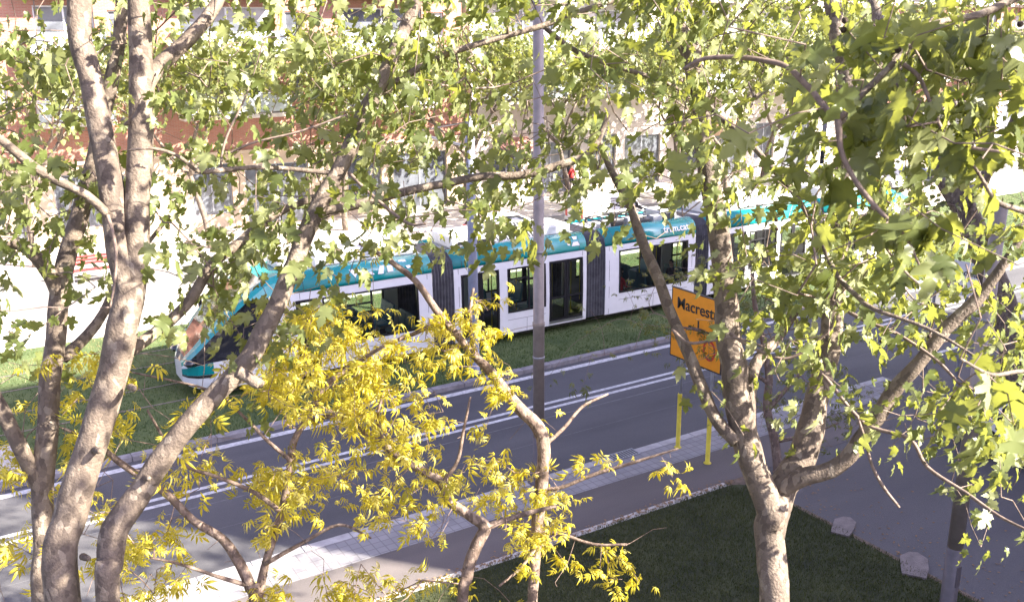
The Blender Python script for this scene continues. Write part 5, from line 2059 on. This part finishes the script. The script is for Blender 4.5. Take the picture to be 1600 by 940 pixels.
Y2.limb([(690, 755, 7), (715, 720, 6), (725, 670, 5), (735, 620, 3)], 10.6, 7)
Y2.limb([(600, 695, 7), (590, 650, 6), (600, 610, 4)], 10.6, 7)
Y2.groups = GY[2]
Y3 = Tree('honey_locust', ly[2], foot(402, 10), 'golden honey locust trees', M['ybark'], M['ytwig'])
Y3.limb([(402, 960, 19), (392, 920, 18), (370, 872, 16), (345, 840, 14), (300, 810, 12), (260, 770, 12), (220, 745, 12), (185, 720, 10), (150, 690, 8), (100, 670, 5)], 10, 10, root=[(foot(402, 10), .09)])
Y3.limb([(402, 945, 15), (415, 880, 13), (440, 800, 12), (452, 740, 12), (460, 690, 11), (485, 645, 10), (512, 600, 9), (545, 575, 7), (600, 540, 5)], 10, 10, dd=.4)
Y3.limb([(440, 800, 8), (400, 770, 7), (340, 745, 6), (280, 720, 5), (230, 640, 4)], 10, 7, dd=-.3)
Y3.limb([(392, 915, 8), (340, 900, 6), (280, 880, 5), (230, 870, 3)], 10, 7, dd=-.4)
Y3.limb([(415, 880, 8), (470, 850, 6), (530, 820, 5), (580, 840, 3)], 10, 7, dd=-.3)
Y3.limb([(455, 720, 7), (420, 690, 6), (380, 650, 5), (330, 610, 4), (200, 580, 3)], 10, 7, dd=.3)
Y3.groups = GY[3]
for T_ in (Y1, Y2, Y3):
    T_.grow(list(T_.groups) + [q + rng.normal(0, .28, 3) for q in T_.groups[::2]], .0018, hang=.06)
    T_.finish(M['yleaf'], LCV, LCT, (6, 9), (.07, .145), .095, (.0, 1.6), .5, 0, (.2, -.4, .8))

# --- slender shaded honey locust on the verge behind the forked plane
p = at_z(1216, 742, 0)
d8 = depth(p)
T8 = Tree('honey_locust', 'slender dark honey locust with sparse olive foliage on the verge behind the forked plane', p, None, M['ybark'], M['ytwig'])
T8.limb([(1216, 742, 15), (1211, 690, 14), (1200, 640, 13), (1203, 590, 12), (1195, 540, 10), (1180, 480, 8), (1175, 420, 6)], d8, 9)
T8.limb([(1201, 640, 8), (1235, 600, 7), (1270, 560, 5), (1300, 520, 4)], d8, 7)
T8.limb([(1203, 600, 7), (1150, 560, 6), (1100, 520, 5), (1060, 510, 3)], d8, 7)
T8.limb([(1210, 690, 7), (1260, 680, 5), (1310, 660, 3)], d8, 6)
g8 = []
for (cx, cy, rx, ry, n) in ((1010, 500, 50, 40, 14), (1090, 520, 60, 45, 22), (1180, 560, 70, 60, 22), (1260, 600, 80, 60, 26), (1330, 640, 50, 40, 12), (1160, 660, 60, 50, 14), (1280, 690, 60, 40, 14), (1240, 790, 40, 18, 10), (1060, 430, 40, 30, 10), (1190, 460, 60, 40, 20), (930, 590, 60, 40, 6)):
    for _ in range(n):
        g8.append(at_d(cx + rng.normal(0, rx * .6), cy + rng.normal(0, ry * .6), d8 + rng.uniform(-1.3, 1.3)))
T8.groups = [q for q in g8 if q[2] > .3]
T8.grow(T8.groups, .002)
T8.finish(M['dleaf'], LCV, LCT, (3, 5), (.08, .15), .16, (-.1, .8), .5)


# ---------------------------------------------------------------- trees farther off
def far_tree(name, label, group, base, H, lean, seed, leafm, nleaf, size, spread, z0, tr=.2, barkm='bark'):
    rr = random.Random(seed)
    t = Tree(name, label, base, group, M[barkm], M['twig'])
    bx, by, bz = base
    tips = []

    def rec(p, dirv, L, r, lev):
        pts, q, d = [p], np.array(p, float), np.array(dirv, float)
        for k in range(4):
            d = d + np.array([rr.uniform(-.16, .16), rr.uniform(-.16, .16), rr.uniform(-.03, .12)])
            d /= np.linalg.norm(d)
            q = q + d * L / 4
            pts.append(q)
        C = catmull(pts, 2)
        t.mb.tube(C, list(np.linspace(r, r * .62, len(C))), 9 if lev < 2 else 5, 0 if lev < 3 else 1, noise=.05)
        if lev >= 2:
            tips.extend([q, (pts[2] + pts[3]) / 2])
        if lev < 4:
            n = 3 if lev < 2 else rr.choice([2, 3])
            for k in range(n):
                a = 2 * math.pi * (k + rr.random() * .7) / n
                s_ = rr.uniform(.55, 1.0)
                nd = d + s_ * np.array([math.cos(a), math.sin(a), rr.uniform(-.1, .25)])
                st = pts[-1] if k else pts[-1]
                rec(st, nd / np.linalg.norm(nd), L * rr.uniform(.62, .82), r * .6, lev + 1)
    d0 = np.array([lean[0], lean[1], 1.0])
    rec(np.array([bx, by, bz - .1]), d0 / np.linalg.norm(d0), z0, tr, 0)
    tips = np.array(tips)
    k = rng.integers(0, len(tips), nleaf)
    O = tips[k] + rng.normal(0, spread, (nleaf, 3))
    az = rng.uniform(0, 2 * math.pi, nleaf)
    tip = np.stack([np.cos(az), np.sin(az), -rng.uniform(0, 1.2, nleaf)], 1)
    nrm = np.tile([0, 0, 1.0], (nleaf, 1)) + rng.normal(0, .55, (nleaf, 3))
    V, T, mv = place_leaves(O, tip, nrm, rng.uniform(size[0], size[1], nleaf), FLV, FLT, rng.uniform(.4, 1.8, nleaf))
    tri_object('crown', V, T, leafm, t.t, np.repeat(np.clip(rng.beta(2, 2, nleaf), 0, 1), mv))
    t.mb.build('trunk', [t.bark, t.twig], t.t, True)
    return t.t


FAR = [(10.6, 44.2, 'behind the red bench'), (17.5, 44.6, 'before the wide brick balconies'), (24.2, 44.0, 'where brick and pale block meet'), (31.5, 44.4, 'in front of the small pink awning'), (39.0, 43.8, 'in front of the middle of the pale block'), (47.0, 44.4, 'in front of the wide tan awning'), (56.0, 44.0, 'at the far corner of the pale block'), (66.0, 44.4, 'before the long brick block'), (3.2, 44.6, 'at the near end of the row'), (78, 44, 'toward the far end of the row')]
for i, (x, y, where) in enumerate(FAR):
    far_tree('plane_tree', 'sunlit plane tree on the far pavement ' + where, 'plane trees on the far pavement', (x, y, .1), 9, (rng.uniform(-.08, .08), rng.uniform(-.08, .08)), 40 + i, M['fleaf'], 4200 if i != 8 else 1800, (.16, .30), .50, 3.6, .17)
for i, (x, y, where) in enumerate(((33.5, 33.9, 'behind the tram roof near the lettered section'), (43.0, 33.9, 'behind the rear of the tram'), (54.0, 34.2, 'well beyond the end of the tram'), (66.0, 34.0, 'last along the platform edge'))):
    far_tree('plane_tree', 'sunlit plane tree on the platform side ' + where, 'plane trees along the platform', (x, y, .1), 9, (rng.uniform(-.1, .1), 0), 70 + i, M['fleaf'], 5200, (.16, .30), .55, 3.8, .18)
# big leaning trunk on the other side of the side street
p = at_z(1594, 618, 0)
dp = depth(p)
T9 = Tree('plane_tree', 'thick dark plane trunk leaning across behind the white van', p, None, M['bark'], M['twig'])
T9.limb([(1594, 618, 44), (1578, 530, 42), (1547, 425, 40), (1512, 335, 37), (1465, 250, 32), (1425, 175, 26), (1380, 60, 20), (1340, -80, 12)], dp, 14, dd=1.0)
T9.limb([(1505, 325, 20), (1560, 240, 16), (1600, 150, 12), (1640, 20, 8)], dp, 10, dd=-1)
g9 = []
for (cx, cy, rx, ry, n) in ((1450, 120, 120, 90, 70), (1560, 180, 90, 100, 60), (1380, 260, 70, 60, 30), (1560, 340, 60, 50, 24), (1640, 100, 80, 120, 50), (1480, 300, 60, 40, 16), (1420, 400, 60, 40, 18)):
    for _ in range(int(n * .4)):
        g9.append(at_d(cx + rng.normal(0, rx * .6), cy + rng.normal(0, ry * .6), dp + rng.uniform(-3, 3)))
T9.groups = g9
T9.grow(g9, .004)
T9.finish(M['leaf'], FLV, FLT, (6, 10), (.16, .26), .32, (0, 1.2), .55)
